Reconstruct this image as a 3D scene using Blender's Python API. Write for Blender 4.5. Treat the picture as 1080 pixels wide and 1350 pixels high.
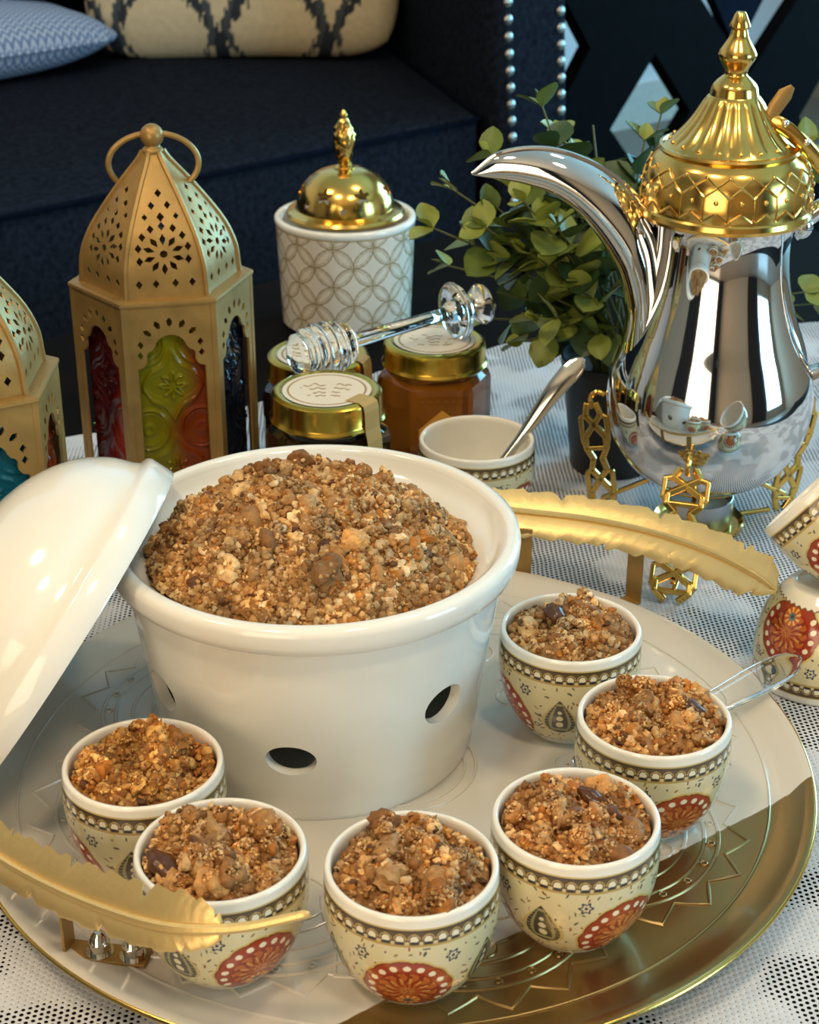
import bpy, bmesh, math, random
import numpy as np
from mathutils import Vector, Matrix, Euler, geometry, noise

# ------------------------------------------------------------------ scene, camera, light
for o in list(bpy.data.objects): bpy.data.objects.remove(o)
scn = bpy.context.scene
col = scn.collection
S = 0.01          # everything below is laid out in centimetres, table top at height 0
TZ = 0.45         # table top above the floor, metres
rng = np.random.default_rng(7); random.seed(7)
PI = math.pi
def W(x, y, z=0.0): return Vector((x*S, y*S, z*S + TZ))
def lin(r, g, b):
    f = lambda c: (c/255/12.92) if c <= 10.3 else ((c/255+0.055)/1.055)**2.4
    return (f(r), f(g), f(b))
# room axes: the room stands turned about 40 degrees to the camera
RA = math.atan2(.642, .767)
E1 = Vector((math.cos(RA), math.sin(RA), 0)); E2 = Vector((-math.sin(RA), math.cos(RA), 0))
def RM(s, n, z=0.0):            # room coordinates (along sofa, away from camera) to world
    p = E1*s + E2*n; return W(p.x, p.y, z)

cd = bpy.data.cameras.new('camera'); cam = bpy.data.objects.new('camera', cd); col.objects.link(cam)
cam.location = W(0, 0, 46.3); cam.rotation_euler = (math.radians(90-26.5), 0, 0)
cd.sensor_fit = 'HORIZONTAL'; cd.sensor_width = 36; cd.lens = 36*2250/1080
cd.clip_start = 0.01
cd.dof.use_dof = True; cd.dof.focus_distance = 0.76; cd.dof.aperture_fstop = 30
scn.camera = cam
scn.view_settings.view_transform = 'Standard'; scn.view_settings.look = 'None'
scn.view_settings.gamma = 1; scn.view_settings.use_curve_mapping = False
scn.view_settings.exposure = 0.04

world = bpy.data.worlds.new('world'); scn.world = world; world.use_nodes = True
wb = world.node_tree.nodes['Background']; wb.inputs[0].default_value = (.55, .62, .75, 1); wb.inputs[1].default_value = 0.25

def area(name, loc, normal, sx, sy, power, colr):
    l = bpy.data.lights.new(name, 'AREA'); l.shape = 'RECTANGLE'; l.size = sx; l.size_y = sy; l.energy = power; l.color = colr
    o = bpy.data.objects.new(name, l); col.objects.link(o); o.location = loc
    o.rotation_euler = Vector(normal).to_track_quat('-Z', 'Y').to_euler()
    return o

# ------------------------------------------------------------------ helpers
def flat(vs): return np.asarray(vs, dtype=np.float64).reshape(-1, 3)
def mesh_data(name, V, F, mat, smooth=True, cols=None, angle=38):
    me = bpy.data.meshes.new(name)
    V = flat(V)*S
    if isinstance(F, np.ndarray):
        k = F.shape[1]; n = len(F)
        me.vertices.add(len(V)); me.vertices.foreach_set('co', V.ravel())
        me.loops.add(n*k); me.loops.foreach_set('vertex_index', F.ravel().astype(np.int32))
        me.polygons.add(n); me.polygons.foreach_set('loop_start', np.arange(0, n*k, k, dtype=np.int32))
        me.update(calc_edges=True); me.validate()
    else:
        me.from_pydata([tuple(v) for v in V], [], [tuple(int(i) for i in f) for f in F]); me.update()
    if mat: me.materials.append(mat)
    if smooth:
        me.polygons.foreach_set('use_smooth', np.ones(len(me.polygons), dtype=bool))
        if angle: me.set_sharp_from_angle(angle=math.radians(angle))
    if cols is not None:
        a = me.color_attributes.new('Col', 'FLOAT_COLOR', 'POINT')
        c = np.ones((len(V), 4)); c[:, :3] = cols
        a.data.foreach_set('color', c.ravel())
    return me
def link(name, me, parent=None, loc=None, rot=None, scale=None):
    o = bpy.data.objects.new(name, me); col.objects.link(o)
    if parent: o.parent = parent
    if loc is not None: o.location = loc
    if rot is not None: o.rotation_euler = rot
    if scale is not None: o.scale = scale
    return o
def tag(o, label, cat=None, group=None, kind=None):
    o['label'] = label
    if cat: o['category'] = cat
    if group: o['group'] = group
    if kind: o['kind'] = kind
    return o
def thing(name, label, cat, loc, rot=(0, 0, 0), group=None):
    o = bpy.data.objects.new(name, None); col.objects.link(o); o.empty_display_size = .02
    o.location = loc; o.rotation_euler = rot
    return tag(o, label, cat, group)
def c3(x, y, z): return (x*S, y*S, z*S)       # local offset in cm

class MB:
    def __init__(s): s.V = []; s.F = []; s.n = 0
    def add(s, V, F, M=None):
        V = flat(V)
        if M is not None:
            m = np.array(M); V = V @ m[:3, :3].T + m[:3, 3]
        s.V.append(V); s.F += [tuple(int(i)+s.n for i in f) for f in F]; s.n += len(V); return s
    def verts(s): return np.concatenate(s.V)
    def data(s, name, mat, **k): return mesh_data(name, s.verts(), s.F, mat, **k)
    def obj(s, name, mat, parent=None, loc=None, rot=None, **k): return link(name, s.data(name, mat, **k), parent, loc, rot)

def lathe(prof, n=64, mod=None, cap0=False, cap1=False):
    prof = np.asarray(prof, float); m = len(prof); t = np.arange(n)*2*PI/n
    R = prof[:, 0][:, None]*np.ones(n); Z = prof[:, 1][:, None]*np.ones(n)
    if mod: R = mod(R, Z, t[None, :])
    V = np.stack([R*np.cos(t), R*np.sin(t), Z], -1).reshape(-1, 3)
    i = np.arange(m-1)[:, None]*n; j = np.arange(n)[None, :]; k = (j+1) % n
    F = np.stack([i+j, i+k, i+n+k, i+n+j], -1).reshape(-1, 4).tolist()
    if cap0: F.append(list(range(n))[::-1])
    if cap1: F.append([(m-1)*n+q for q in range(n)])
    return V, F
def spl(pts, n=8):
    P = np.asarray(pts, float); out = []
    Q = np.vstack([2*P[0]-P[1], P, 2*P[-1]-P[-2]])
    for i in range(1, len(Q)-2):
        p0, p1, p2, p3 = Q[i-1], Q[i], Q[i+1], Q[i+2]
        for k in range(n):
            t = k/n
            out.append(.5*((2*p1)+(-p0+p2)*t+(2*p0-5*p1+4*p2-p3)*t*t+(-p0+3*p1-3*p2+p3)*t**3))
    out.append(P[-1]); return np.array(out)
def box(cx, cy, cz, sx, sy, sz):
    V = [(cx+a*sx/2, cy+b*sy/2, cz+c*sz/2) for c in (-1, 1) for b in (-1, 1) for a in (-1, 1)]
    return V, [(0, 2, 3, 1), (4, 5, 7, 6), (0, 1, 5, 4), (2, 6, 7, 3), (0, 4, 6, 2), (1, 3, 7, 5)]
def frames(P):
    P = np.asarray(P, float); T = np.gradient(P, axis=0); T /= np.linalg.norm(T, axis=1)[:, None]+1e-12
    up = np.array([0, 0, 1.]) if abs(T[0][2]) < .9 else np.array([1., 0, 0])
    N = []; nv = up-T[0]*(up@T[0]); nv /= np.linalg.norm(nv)
    for t in T:
        nv = nv-t*(nv@t); nv /= np.linalg.norm(nv); N.append(nv.copy())
    N = np.array(N); return P, T, N, np.cross(T, N)
def tube(path, r, n=8, caps=True, ry=None, closed=False):
    P, T, N, B = frames(path); m = len(P)
    r = np.broadcast_to(np.asarray(r, float), (m,)); ry = r if ry is None else np.broadcast_to(np.asarray(ry, float), (m,))
    a = np.arange(n)*2*PI/n
    V = P[:, None, :] + N[:, None, :]*(np.cos(a)[None, :, None]*r[:, None, None]) + B[:, None, :]*(np.sin(a)[None, :, None]*ry[:, None, None])
    F = []
    for i in range(m if closed else m-1):
        i2 = (i+1) % m
        for j in range(n):
            k = (j+1) % n; F.append((i*n+j, i*n+k, i2*n+k, i2*n+j))
    if caps and not closed: F.append(tuple(range(n))[::-1]); F.append(tuple((m-1)*n+j for j in range(n)))
    return V.reshape(-1, 3), F
def sphere(c, r, n=16, m=10):
    rr = np.broadcast_to(np.asarray(r, float), (3,))
    V, F = lathe([(math.sin(PI*i/m), -math.cos(PI*i/m)) for i in range(m+1)], n)
    return V*rr+np.asarray(c, float), F
def torus(R, r, n=48, m=8, z=0):
    t = np.arange(n)*2*PI/n
    return tube(np.stack([R*np.cos(t), R*np.sin(t), 0*t+z], -1), r, m, closed=True)
def torus2(R, r, n=48, m=8, z=0):
    V, F = lathe([(R+r*math.cos(a), z+r*math.sin(a)) for a in np.linspace(0, 2*PI, m+1)], n); return V, F

def inpoly(P, poly):
    x, y = P[:, 0], P[:, 1]; ins = np.zeros(len(P), bool); n = len(poly)
    for i in range(n):
        x1, y1 = poly[i]; x2, y2 = poly[(i+1) % n]
        c = ((y1 > y) != (y2 > y))
        with np.errstate(divide='ignore', invalid='ignore'):
            ins ^= c & (x < (x2-x1)*(y-y1)/(y2-y1+1e-15)+x1)
    return ins
def resample(poly, d):
    out = []; n = len(poly)
    for i in range(n):
        a = np.array(poly[i], float); b = np.array(poly[(i+1) % n], float); k = max(1, int(np.linalg.norm(b-a)/d))
        for j in range(k): out.append(tuple(a+(b-a)*j/k))
    return out
def tri2d(outer, holes=(), d=None):
    """flat panel with real cut-outs: triangulated 2D points"""
    if d: outer = resample(outer, d)
    pts = list(outer); edges = [(i, (i+1) % len(outer)) for i in range(len(outer))]
    for h in holes:
        b = len(pts); pts += list(h); edges += [(b+i, b+(i+1) % len(h)) for i in range(len(h))]
    if d:
        A = np.array(outer); x0, y0 = A.min(0); x1, y1 = A.max(0)
        gx, gy = np.meshgrid(np.arange(x0+d/2, x1, d), np.arange(y0+d/2, y1, d)); G = np.stack([gx.ravel(), gy.ravel()], -1)
        G = G[inpoly(G, outer)]
        for h in holes: G = G[~inpoly(G, h)]
        pts += [tuple(g) for g in G]
    r = geometry.delaunay_2d_cdt([Vector(p) for p in pts], edges, [], 0, 1e-6)
    P = np.array([tuple(v) for v in r[0]]); T = np.array([tuple(t) for t in r[2]])
    C = P[T].mean(1); keep = inpoly(C, outer)
    for h in holes: keep &= ~inpoly(C, h)
    return P, T[keep]
def panel(outer, holes, fmap, bmap, d=None):
    P, T = tri2d(outer, holes, d)
    A = np.array([fmap(*p) for p in P]); B = np.array([bmap(*p) for p in P]); n = len(P)
    F = [tuple(t) for t in T]+[tuple(n+t[::-1]) for t in T]
    cnt = {}
    for t in T:
        for i in range(3):
            e = (int(t[i]), int(t[(i+1) % 3])); cnt[e] = 1
    for (a, b) in list(cnt):
        if (b, a) not in cnt: F.append((b, a, n+a, n+b))
    return np.vstack([A, B]), F
def ell(cx, cy, rx, ry, n=14, rot=0):
    c, s = math.cos(rot), math.sin(rot)
    return [(cx+rx*math.cos(a)*c-ry*math.sin(a)*s, cy+rx*math.cos(a)*s+ry*math.sin(a)*c) for a in np.arange(n)*2*PI/n]

# ------------------------------------------------------------------ materials (all node based)
def mat(name, base, rough=.5, metal=0.0, var=.06, vscale=60, bump=0.0, bscale=200, attr=False, spec=.5, coat=0.0, trans=0.0, ior=1.45, sss=0.0, rvar=0.0, sheen=0.0):
    m = bpy.data.materials.new(name); m.use_nodes = True; nt = m.node_tree; b = nt.nodes['Principled BSDF']
    N = nt.nodes.new; L = nt.links.new
    tc = N('ShaderNodeTexCoord')
    nz = N('ShaderNodeTexNoise'); nz.inputs['Scale'].default_value = vscale; nz.inputs['Detail'].default_value = 4
    L(tc.outputs['Object'], nz.inputs['Vector'])
    hs = N('ShaderNodeHueSaturation'); mr = N('ShaderNodeMapRange')
    mr.inputs['To Min'].default_value = 1-var; mr.inputs['To Max'].default_value = 1+var; mr.inputs['From Min'].default_value = .3; mr.inputs['From Max'].default_value = .7
    L(nz.outputs['Fac'], mr.inputs['Value']); L(mr.outputs[0], hs.inputs['Value'])
    if attr:
        a = N('ShaderNodeVertexColor'); a.layer_name = 'Col'; L(a.outputs['Color'], hs.inputs['Color'])
    else: hs.inputs['Color'].default_value = (*base, 1)
    L(hs.outputs[0], b.inputs['Base Color'])
    b.inputs['Roughness'].default_value = rough; b.inputs['Metallic'].default_value = metal
    b.inputs['Specular IOR Level'].default_value = spec; b.inputs['IOR'].default_value = ior
    b.inputs['Coat Weight'].default_value = coat; b.inputs['Coat Roughness'].default_value = .05
    b.inputs['Transmission Weight'].default_value = trans
    if sheen: b.inputs['Sheen Weight'].default_value = sheen
    if sss:
        b.inputs['Subsurface Weight'].default_value = sss; b.inputs['Subsurface Radius'].default_value = (.004, .002, .001); b.inputs['Subsurface Scale'].default_value = .5
    if rvar:
        r2 = N('ShaderNodeMapRange'); r2.inputs['To Min'].default_value = max(0, rough-rvar); r2.inputs['To Max'].default_value = rough+rvar
        L(nz.outputs['Fac'], r2.inputs['Value']); L(r2.outputs[0], b.inputs['Roughness'])
    if bump:
        n2 = N('ShaderNodeTexNoise'); n2.inputs['Scale'].default_value = bscale; n2.inputs['Detail'].default_value = 3; L(tc.outputs['Object'], n2.inputs['Vector'])
        bp = N('ShaderNodeBump'); bp.inputs['Strength'].default_value = bump; bp.inputs['Distance'].default_value = .001
        L(n2.outputs['Fac'], bp.inputs['Height']); L(bp.outputs[0], b.inputs['Normal'])
    return m
M = {}
M['porcelain'] = mat('white_porcelain', lin(236, 234, 226), .12, var=.015, coat=.3)
M['cupglaze'] = mat('cup_print_glaze', (1, 1, 1), .13, var=.03, attr=True, coat=.4)
M['gold'] = mat('polished_gold', lin(224, 182, 98), .18, 1, var=.05, bump=.05, bscale=120)
M['goldsatin'] = mat('satin_gold_feather', lin(236, 206, 142), .42, .8, var=.05, bump=.12, bscale=500)
M['goldlid'] = mat('gold_jar_lid', lin(206, 168, 70), .22, 1, var=.06)
M['brass'] = mat('antique_brass_paint', lin(160, 127, 72), .42, .45, var=.12, vscale=90, bump=.15, bscale=300, rvar=.1)
M['steel'] = mat('mirror_steel', lin(225, 225, 226), .045, 1, var=.02)
M['steel2'] = mat('spoon_steel', lin(215, 212, 205), .1, 1, var=.03)
M['tin'] = mat('tealight_tin', lin(190, 192, 194), .3, 1, var=.05)
M['wax'] = mat('candle_wax', lin(226, 222, 210), .4, sss=.3)
M['glass'] = mat('clear_glass', (1, 1, 1), .02, trans=1, ior=1.47, var=0)
M['acrylic'] = mat('clear_acrylic', (1, 1, 1), .03, trans=1, ior=1.4, var=0)
M['honey'] = mat('amber_honey_glass', lin(158, 90, 26), .06, trans=.6, ior=1.4, var=.05)
M['darkhoney'] = mat('dark_honey_glass', lin(30, 22, 14), .06, var=.1, coat=.5)
M['paper'] = mat('jar_label_print', (1, 1, 1), .6, attr=True, var=.03)
M['seal'] = mat('beige_paper_seal', lin(178, 152, 96), .6, var=.05)
M['amberlabel'] = mat('amber_paper_label', (1, 1, 1), .5, attr=True, var=.04)
M['food'] = mat('toasted_crumb', (1, 1, 1), .62, attr=True, var=.28, vscale=420, bump=.5, bscale=900, sss=.04)
M['date'] = mat('glossy_date_flesh', lin(84, 50, 28), .25, var=.3, vscale=200, bump=.2, bscale=300)
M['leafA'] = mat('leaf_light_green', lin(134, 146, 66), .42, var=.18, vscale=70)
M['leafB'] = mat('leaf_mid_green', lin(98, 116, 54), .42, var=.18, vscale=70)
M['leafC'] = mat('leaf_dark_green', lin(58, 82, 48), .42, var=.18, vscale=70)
M['stem'] = mat('stem_green_brown', lin(80, 84, 40), .6)
M['blackpot'] = mat('black_plastic_pot', lin(20, 20, 22), .4, var=.1)
M['sofa'] = mat('navy_woven_upholstery', lin(25, 30, 40), .9, var=.5, vscale=160, bump=.6, bscale=900, spec=.04)
M['piping'] = mat('navy_piping', lin(9, 15, 28), .9, var=.2, spec=.04)
M['nail'] = mat('nickel_nail_head', lin(170, 165, 158), .3, 1, var=.05)
M['ikat'] = mat('ikat_print_fabric', (1, 1, 1), .85, attr=True, var=.08, vscale=120, bump=.3, bscale=600)
M['blackwood'] = mat('black_lacquer', lin(9, 9, 11), .8, var=.2, spec=.03)
M['table'] = mat('dark_table_wood', lin(14, 11, 10), .75, var=.3, vscale=20, spec=.04)
M['wall'] = mat('taupe_wall_paint', lin(158, 144, 126), .9, var=.03, vscale=5)
M['wallgrey'] = mat('grey_wall_paint', lin(226, 224, 228), .9, var=.03, vscale=5)
M['ceil'] = mat('white_ceiling_paint', lin(225, 220, 208), .9, var=.02, vscale=5)
M['floor'] = mat('grey_floor_tile', lin(120, 112, 104), .35, var=.08, vscale=8)
M['whitewood'] = mat('white_frame_paint', lin(210, 208, 200), .5)
M['reflection_drape'] = mat('reflection_drape_cloth', lin(38, 34, 36), .9, var=.1)  # for the unseen drapes added to darken reflections

def denim_mat():
    m = mat('blue_white_woven_fabric', lin(128, 148, 182), .9, var=.1, bump=.4, bscale=500)
    nt = m.node_tree; N = nt.nodes.new; L = nt.links.new; b = nt.nodes['Principled BSDF']
    tc = N('ShaderNodeTexCoord'); sp = N('ShaderNodeSeparateXYZ'); L(tc.outputs['Object'], sp.inputs[0])
    def mth(op, a, b_=None):
        q = N('ShaderNodeMath'); q.operation = op
        for i, v in enumerate((a, b_)):
            if v is None: continue
            if isinstance(v, (int, float)): q.inputs[i].default_value = v
            else: L(v, q.inputs[i])
        return q.outputs[0]
    zig = mth('PINGPONG', mth('MULTIPLY', sp.outputs[0], 100), .55)
    v = mth('SINE', mth('MULTIPLY', mth('ADD', mth('MULTIPLY', sp.outputs[2], 100), zig), 9.0))
    mr = N('ShaderNodeMapRange'); mr.inputs['From Min'].default_value = -.6; mr.inputs['From Max'].default_value = .9; L(v, mr.inputs[0])
    mx = N('ShaderNodeMix'); mx.data_type = 'RGBA'; L(mr.outputs[0], mx.inputs[0])
    mx.inputs[6].default_value = (*lin(98, 120, 160), 1); mx.inputs[7].default_value = (*lin(176, 188, 208), 1)
    L(mx.outputs[2], b.inputs['Base Color']); return m
M['denim'] = denim_mat()

def tray_mat():
    """white enamel tray dipped in gold along one straight chord (object space)"""
    m = mat('white_enamel_gold_dipped', lin(214, 208, 196), .24, var=.02, coat=.2)
    nt = m.node_tree; N = nt.nodes.new; L = nt.links.new; b = nt.nodes['Principled BSDF']
    tc = N('ShaderNodeTexCoord'); dt = N('ShaderNodeVectorMath'); dt.operation = 'DOT_PRODUCT'
    nz = N('ShaderNodeTexNoise'); nz.inputs['Scale'].default_value = 160; L(tc.outputs['Object'], nz.inputs['Vector'])
    L(tc.outputs['Object'], dt.inputs[0])
    nx, ny = 14.13, -19.48; l = math.hypot(nx, ny); nx /= l; ny /= l
    dt.inputs[1].default_value = (nx, ny, 0)
    d0 = ((-2.37+.7)*nx+(47.9-64.2)*ny)*S
    ad = N('ShaderNodeMath'); ad.operation = 'MULTIPLY_ADD'; L(nz.outputs['Fac'], ad.inputs[0]); ad.inputs[1].default_value = .0012; L(dt.outputs['Value'], ad.inputs[2])
    gt = N('ShaderNodeMapRange'); gt.inputs['From Min'].default_value = d0+.0004; gt.inputs['From Max'].default_value = d0+.0010; L(ad.outputs[0], gt.inputs['Value'])
    mx = N('ShaderNodeMix'); mx.data_type = 'RGBA'; L(gt.outputs[0], mx.inputs[0])
    mx.inputs[6].default_value = (*lin(204, 198, 187), 1); mx.inputs[7].default_value = (*lin(150, 124, 78), 1)
    L(mx.outputs[2], b.inputs['Base Color'])
    mm = N('ShaderNodeMath'); mm.operation = 'MULTIPLY'; mm.inputs[1].default_value = .92; L(gt.outputs[0], mm.inputs[0]); L(mm.outputs[0], b.inputs['Metallic'])
    rr = N('ShaderNodeMapRange'); rr.inputs['To Min'].default_value = .22; rr.inputs['To Max'].default_value = .3; L(gt.outputs[0], rr.inputs[0]); L(rr.outputs[0], b.inputs['Roughness'])
    return m
M['tray'] = tray_mat()

def lace_mat():
    m = mat('white_net_lace', lin(200, 202, 208), .85, var=.06, vscale=40)
    nt = m.node_tree; N = nt.nodes.new; L = nt.links.new; b = nt.nodes['Principled BSDF']; out = nt.nodes['Material Output']
    tc = N('ShaderNodeTexCoord'); mp = N('ShaderNodeMapping'); mp.inputs['Rotation'].default_value = (0, 0, .55); L(tc.outputs['Object'], mp.inputs[0])
    nw = N('ShaderNodeTexNoise'); nw.inputs['Scale'].default_value = 60; L(tc.outputs['Object'], nw.inputs['Vector'])
    av = N('ShaderNodeVectorMath'); av.operation = 'MULTIPLY_ADD'; L(nw.outputs['Color'], av.inputs[0]); av.inputs[1].default_value = (.0016, .0016, 0); L(mp.outputs[0], av.inputs[2])
    sp = N('ShaderNodeSeparateXYZ'); L(av.outputs[0], sp.inputs[0])
    def mth(op, *a):
        q = N('ShaderNodeMath'); q.operation = op
        for i, v in enumerate(a):
            if isinstance(v, (int, float)): q.inputs[i].default_value = v
            else: L(v, q.inputs[i])
        return q.outputs[0]
    px, py = .0030, .0046                       # hole spacing, metres
    def dots(ox, oy):
        x = mth('SUBTRACT', mth('FRACT', mth('ADD', mth('DIVIDE', sp.outputs[0], px), ox)), .5)
        y = mth('SUBTRACT', mth('FRACT', mth('ADD', mth('DIVIDE', sp.outputs[1], py), oy)), .5)
        x = mth('MULTIPLY', x, px/.0030); y = mth('MULTIPLY', y, py/.0030)
        return mth('SQRT', mth('ADD', mth('MULTIPLY', x, x), mth('MULTIPLY', y, y)))
    d = mth('MINIMUM', dots(0, 0), dots(.5, .5))
    # woven flowers: the net closes there
    n1 = N('ShaderNodeTexNoise'); n1.inputs['Scale'].default_value = 17; n1.inputs['Detail'].default_value = 2; L(tc.outputs['Object'], n1.inputs['Vector'])
    fl = N('ShaderNodeMapRange'); fl.inputs['From Min'].default_value = .47; fl.inputs['From Max'].default_value = .54; fl.inputs['To Min'].default_value = .285; fl.inputs['To Max'].default_value = .08; L(n1.outputs['Fac'], fl.inputs[0])
    hole = mth('LESS_THAN', d, fl.outputs[0])
    tr = N('ShaderNodeBsdfTransparent'); ms = N('ShaderNodeMixShader')
    L(hole, ms.inputs[0]); L(b.outputs[0], ms.inputs[1]); L(tr.outputs[0], ms.inputs[2]); L(ms.outputs[0], out.inputs['Surface'])
    bp = N('ShaderNodeBump'); bp.inputs['Strength'].default_value = .6; bp.inputs['Distance'].default_value = .001; L(d, bp.inputs['Height']); L(bp.outputs[0], b.inputs['Normal'])
    return m
M['lace'] = lace_mat()
def pane_mat(name, trans):
    m = mat(name, (1, 1, 1), .12, attr=True, var=.1, vscale=120, trans=trans, ior=1.3); return m
M['pane'] = pane_mat('stained_glass', .35)
M['windowglass'] = mat('pale_window_glass', lin(196, 204, 208), .2, var=.03, vscale=3)

# ------------------------------------------------------------------ room shell, windows, lamps
def struct(name, o, label):
    o.name = name; return tag(o, label, kind='structure')
def room_box(name, s0, s1, n0, n1, z0, z1, m, label):
    V, F = box((s0+s1)/2, (n0+n1)/2, (z0+z1)/2, s1-s0, n1-n0, z1-z0)
    o = MB().add(V, F).obj(name, m, loc=(0, 0, TZ), rot=(0, 0, RA), smooth=False); return struct(name, o, label)
RS0, RS1, RN0, RN1, RZ0, RZ1 = -230, 330, -260, 255, -45, 205
room_box('floor', RS0, RS1, RN0, RN1, RZ0-6, RZ0, M['floor'], 'grey tiled floor under the table and sofa')
room_box('ceiling', RS0, RS1, RN0, RN1, RZ1, RZ1+6, M['ceil'], 'white painted ceiling with round lamps')
room_box('wall_back', RS0, RS1, RN1, RN1+8, RZ0, RZ1, M['wallgrey'], 'grey painted wall behind the sofa and the black lattice')
room_box('wall_right', RS1, RS1+8, RN0, RN1, RZ0, RZ1, M['wall'], 'taupe painted wall at the far end of the sofa')
room_box('wall_front', RS0, RS1, RN0-8, RN0, RZ0, RZ1, M['wall'], 'taupe painted wall facing the sofa')
room_box('wall_left', RS0-8, RS0, RN0, RN1, RZ0, RZ1, M['wall'], 'taupe painted wall with the warm lit window')
room_box('baseboard_back', RS0, RS1, RN1-1.5, RN1, RZ0, RZ0+9, M['whitewood'], 'white baseboard of the wall behind the lattice')
def window(idx, axis, a0, a1, z0, z1, em, label):
    """window with frame, mullions and panes, standing just proud of its wall"""
    fr = MB(); w = 5
    def bx(u0, u1, v0, v1, d0, d1):
        if axis == 'n': return box((u0+u1)/2, RN0+(d0+d1)/2, (v0+v1)/2, u1-u0, d1-d0, v1-v0)
        if axis == 'r': return box(RS1-(d0+d1)/2, (u0+u1)/2, (v0+v1)/2, d1-d0, u1-u0, v1-v0)
        return box(RS0+(d0+d1)/2, (u0+u1)/2, (v0+v1)/2, d1-d0, u1-u0, v1-v0)
    for r in ((a0-w, a1+w, z0-w, z0), (a0-w, a1+w, z1, z1+w), (a0-w, a0, z0, z1), (a1, a1+w, z0, z1), ((a0+a1)/2-2, (a0+a1)/2+2, z0, z1)):
        fr.add(*bx(*r, 0, 5))
    o = fr.obj('window_%d' % idx, M['whitewood'], loc=(0, 0, TZ), rot=(0, 0, RA), smooth=False); struct('window_%d' % idx, o, label)
    for u0, u1 in ((a0, (a0+a1)/2-2), ((a0+a1)/2+2, a1)):
        MB().add(*bx(u0, u1, z0, z1, .5, 1.5)).obj('pane', em, parent=o, smooth=False)
    return o
window(1, 'n', 160, 285, -10, 140, M['windowglass'], 'cool bright window across the room from the sofa')
window(2, 's', -190, -20, -35, 160, M['windowglass'], 'warm bright window in the taupe wall')
window(3, 'r', 35, 150, -15, 130, M['windowglass'], 'cool blue bright window in the wall at the far end of the sofa')
def downlight(s, n, power):
    p = RM(s, n, RZ1-1.5)
    l = bpy.data.lights.new('ceiling_lamp_light_offscreen', 'AREA'); l.shape = 'DISK'; l.size = .3; l.energy = power; l.color = (1.0, .77, .5)
    o = bpy.data.objects.new('ceiling_lamp_light_offscreen', l); col.objects.link(o); o.location = p
    r = MB().add(*torus2(16, 1.2, 40, 8)).obj('ceiling_lamp', M['whitewood'], loc=RM(s, n, RZ1-1.0))
    tag(r, 'white ring of a recessed ceiling lamp', 'ceiling lamp', 'ceiling lamps')
for s, n, pw in ((-60, 20, 15), (20, -70, 13), (-40, 120, 9), (120, 40, 7)): downlight(s, n, pw)
area('window_cool_offscreen', RM(222, RN0+5.5, 65), E2, 1.25, 1.5, 62, (.36, .74, 1.0))
area('window_blue_offscreen', RM(RS1-5.5, 92, 58), -E1, 1.15, 1.45, 66, (.25, .70, 1.0))
area('window_warm_offscreen', RM(RS0+5.5, -105, 62), E1, 1.7, 1.95, 46, (1.0, .76, .48))
def reflection_drape(s0, n0, s1, n1, label):  # unseen pleated sheet, added so the polished pot reflects dark bands
    L_ = math.hypot(s1-s0, n1-n0); ux, uy = (s1-s0)/L_, (n1-n0)/L_; V = []; F = []; m = int(L_/1.5)
    for i in range(m+1):
        q = L_*i/m; o = 2.2*math.sin(q*.55)+.8*math.sin(q*1.3)
        for z in (RZ0+1, RZ1-12): V.append((s0+ux*q-uy*o, n0+uy*q+ux*o, z))
    F = [(2*i, 2*i+2, 2*i+3, 2*i+1) for i in range(m)]; k = len(V); V += [(a-uy*.4, b+ux*.4, c) for a, b, c in V]; F += [tuple(k+j for j in f[::-1]) for f in F[:]]
    tag(MB().add(V, F).obj('reflection_drape', M['reflection_drape'], loc=(0, 0, TZ), rot=(0, 0, RA)), label, 'reflection_drape', 'added dark drapes')
reflection_drape(RS0+12, -12, RS0+12, 70, 'unseen dark drape added to darken pot reflections, beside the warm window toward the sofa')
reflection_drape(RS0+12, -252, RS0+12, -198, 'unseen dark drape added to darken pot reflections, beside the warm window in the room corner')
reflection_drape(60, RN0+12, 148, RN0+12, 'unseen dark drape added to darken pot reflections, beside the cool window')

# ------------------------------------------------------------------ table and lace cloth
tt = thing('coffee_table', 'dark wooden coffee table under the lace cloth', 'table', RM(65, 65, -45), (0, 0, RA))
def bevel_box(cx, cy, cz, sx, sy, sz, r=.5):
    bm = bmesh.new(); bmesh.ops.create_cube(bm, size=1)
    for v in bm.verts: v.co = Vector((cx+v.co.x*sx, cy+v.co.y*sy, cz+v.co.z*sz))
    bmesh.ops.bevel(bm, geom=bm.edges[:], offset=r, segments=3, affect='EDGES', profile=.5)
    bm.verts.index_update(); V = [tuple(v.co) for v in bm.verts]; F = [[v.index for v in f.verts] for f in bm.faces]; bm.free(); return V, F
MB().add(*bevel_box(0, 0, 43.5, 120, 94, 3, .4)).obj('tabletop', M['table'], tt)
for a in (-1, 1):
    for b in (-1, 1): MB().add(*bevel_box(a*54, b*41, 21, 6, 6, 42, .4)).obj('leg', M['table'], tt)
    MB().add(*bevel_box(0, a*41, 39, 102, 2, 6, .2)).obj('apron', M['table'], tt)
poly = [(-33, 98.5), (-23, 103.8), (-16, 106.6), (-10.3, 109.7), (-2, 115.6), (5, 119.6), (8, 121.8), (10.6, 121.4), (15, 122), (31.7, 126.1), (50, 127), (62, 95), (40, 60), (24, 44), (5, 31), (-16, 40), (-25, 62)]
P, T = tri2d(poly, (), 1.1)
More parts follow.
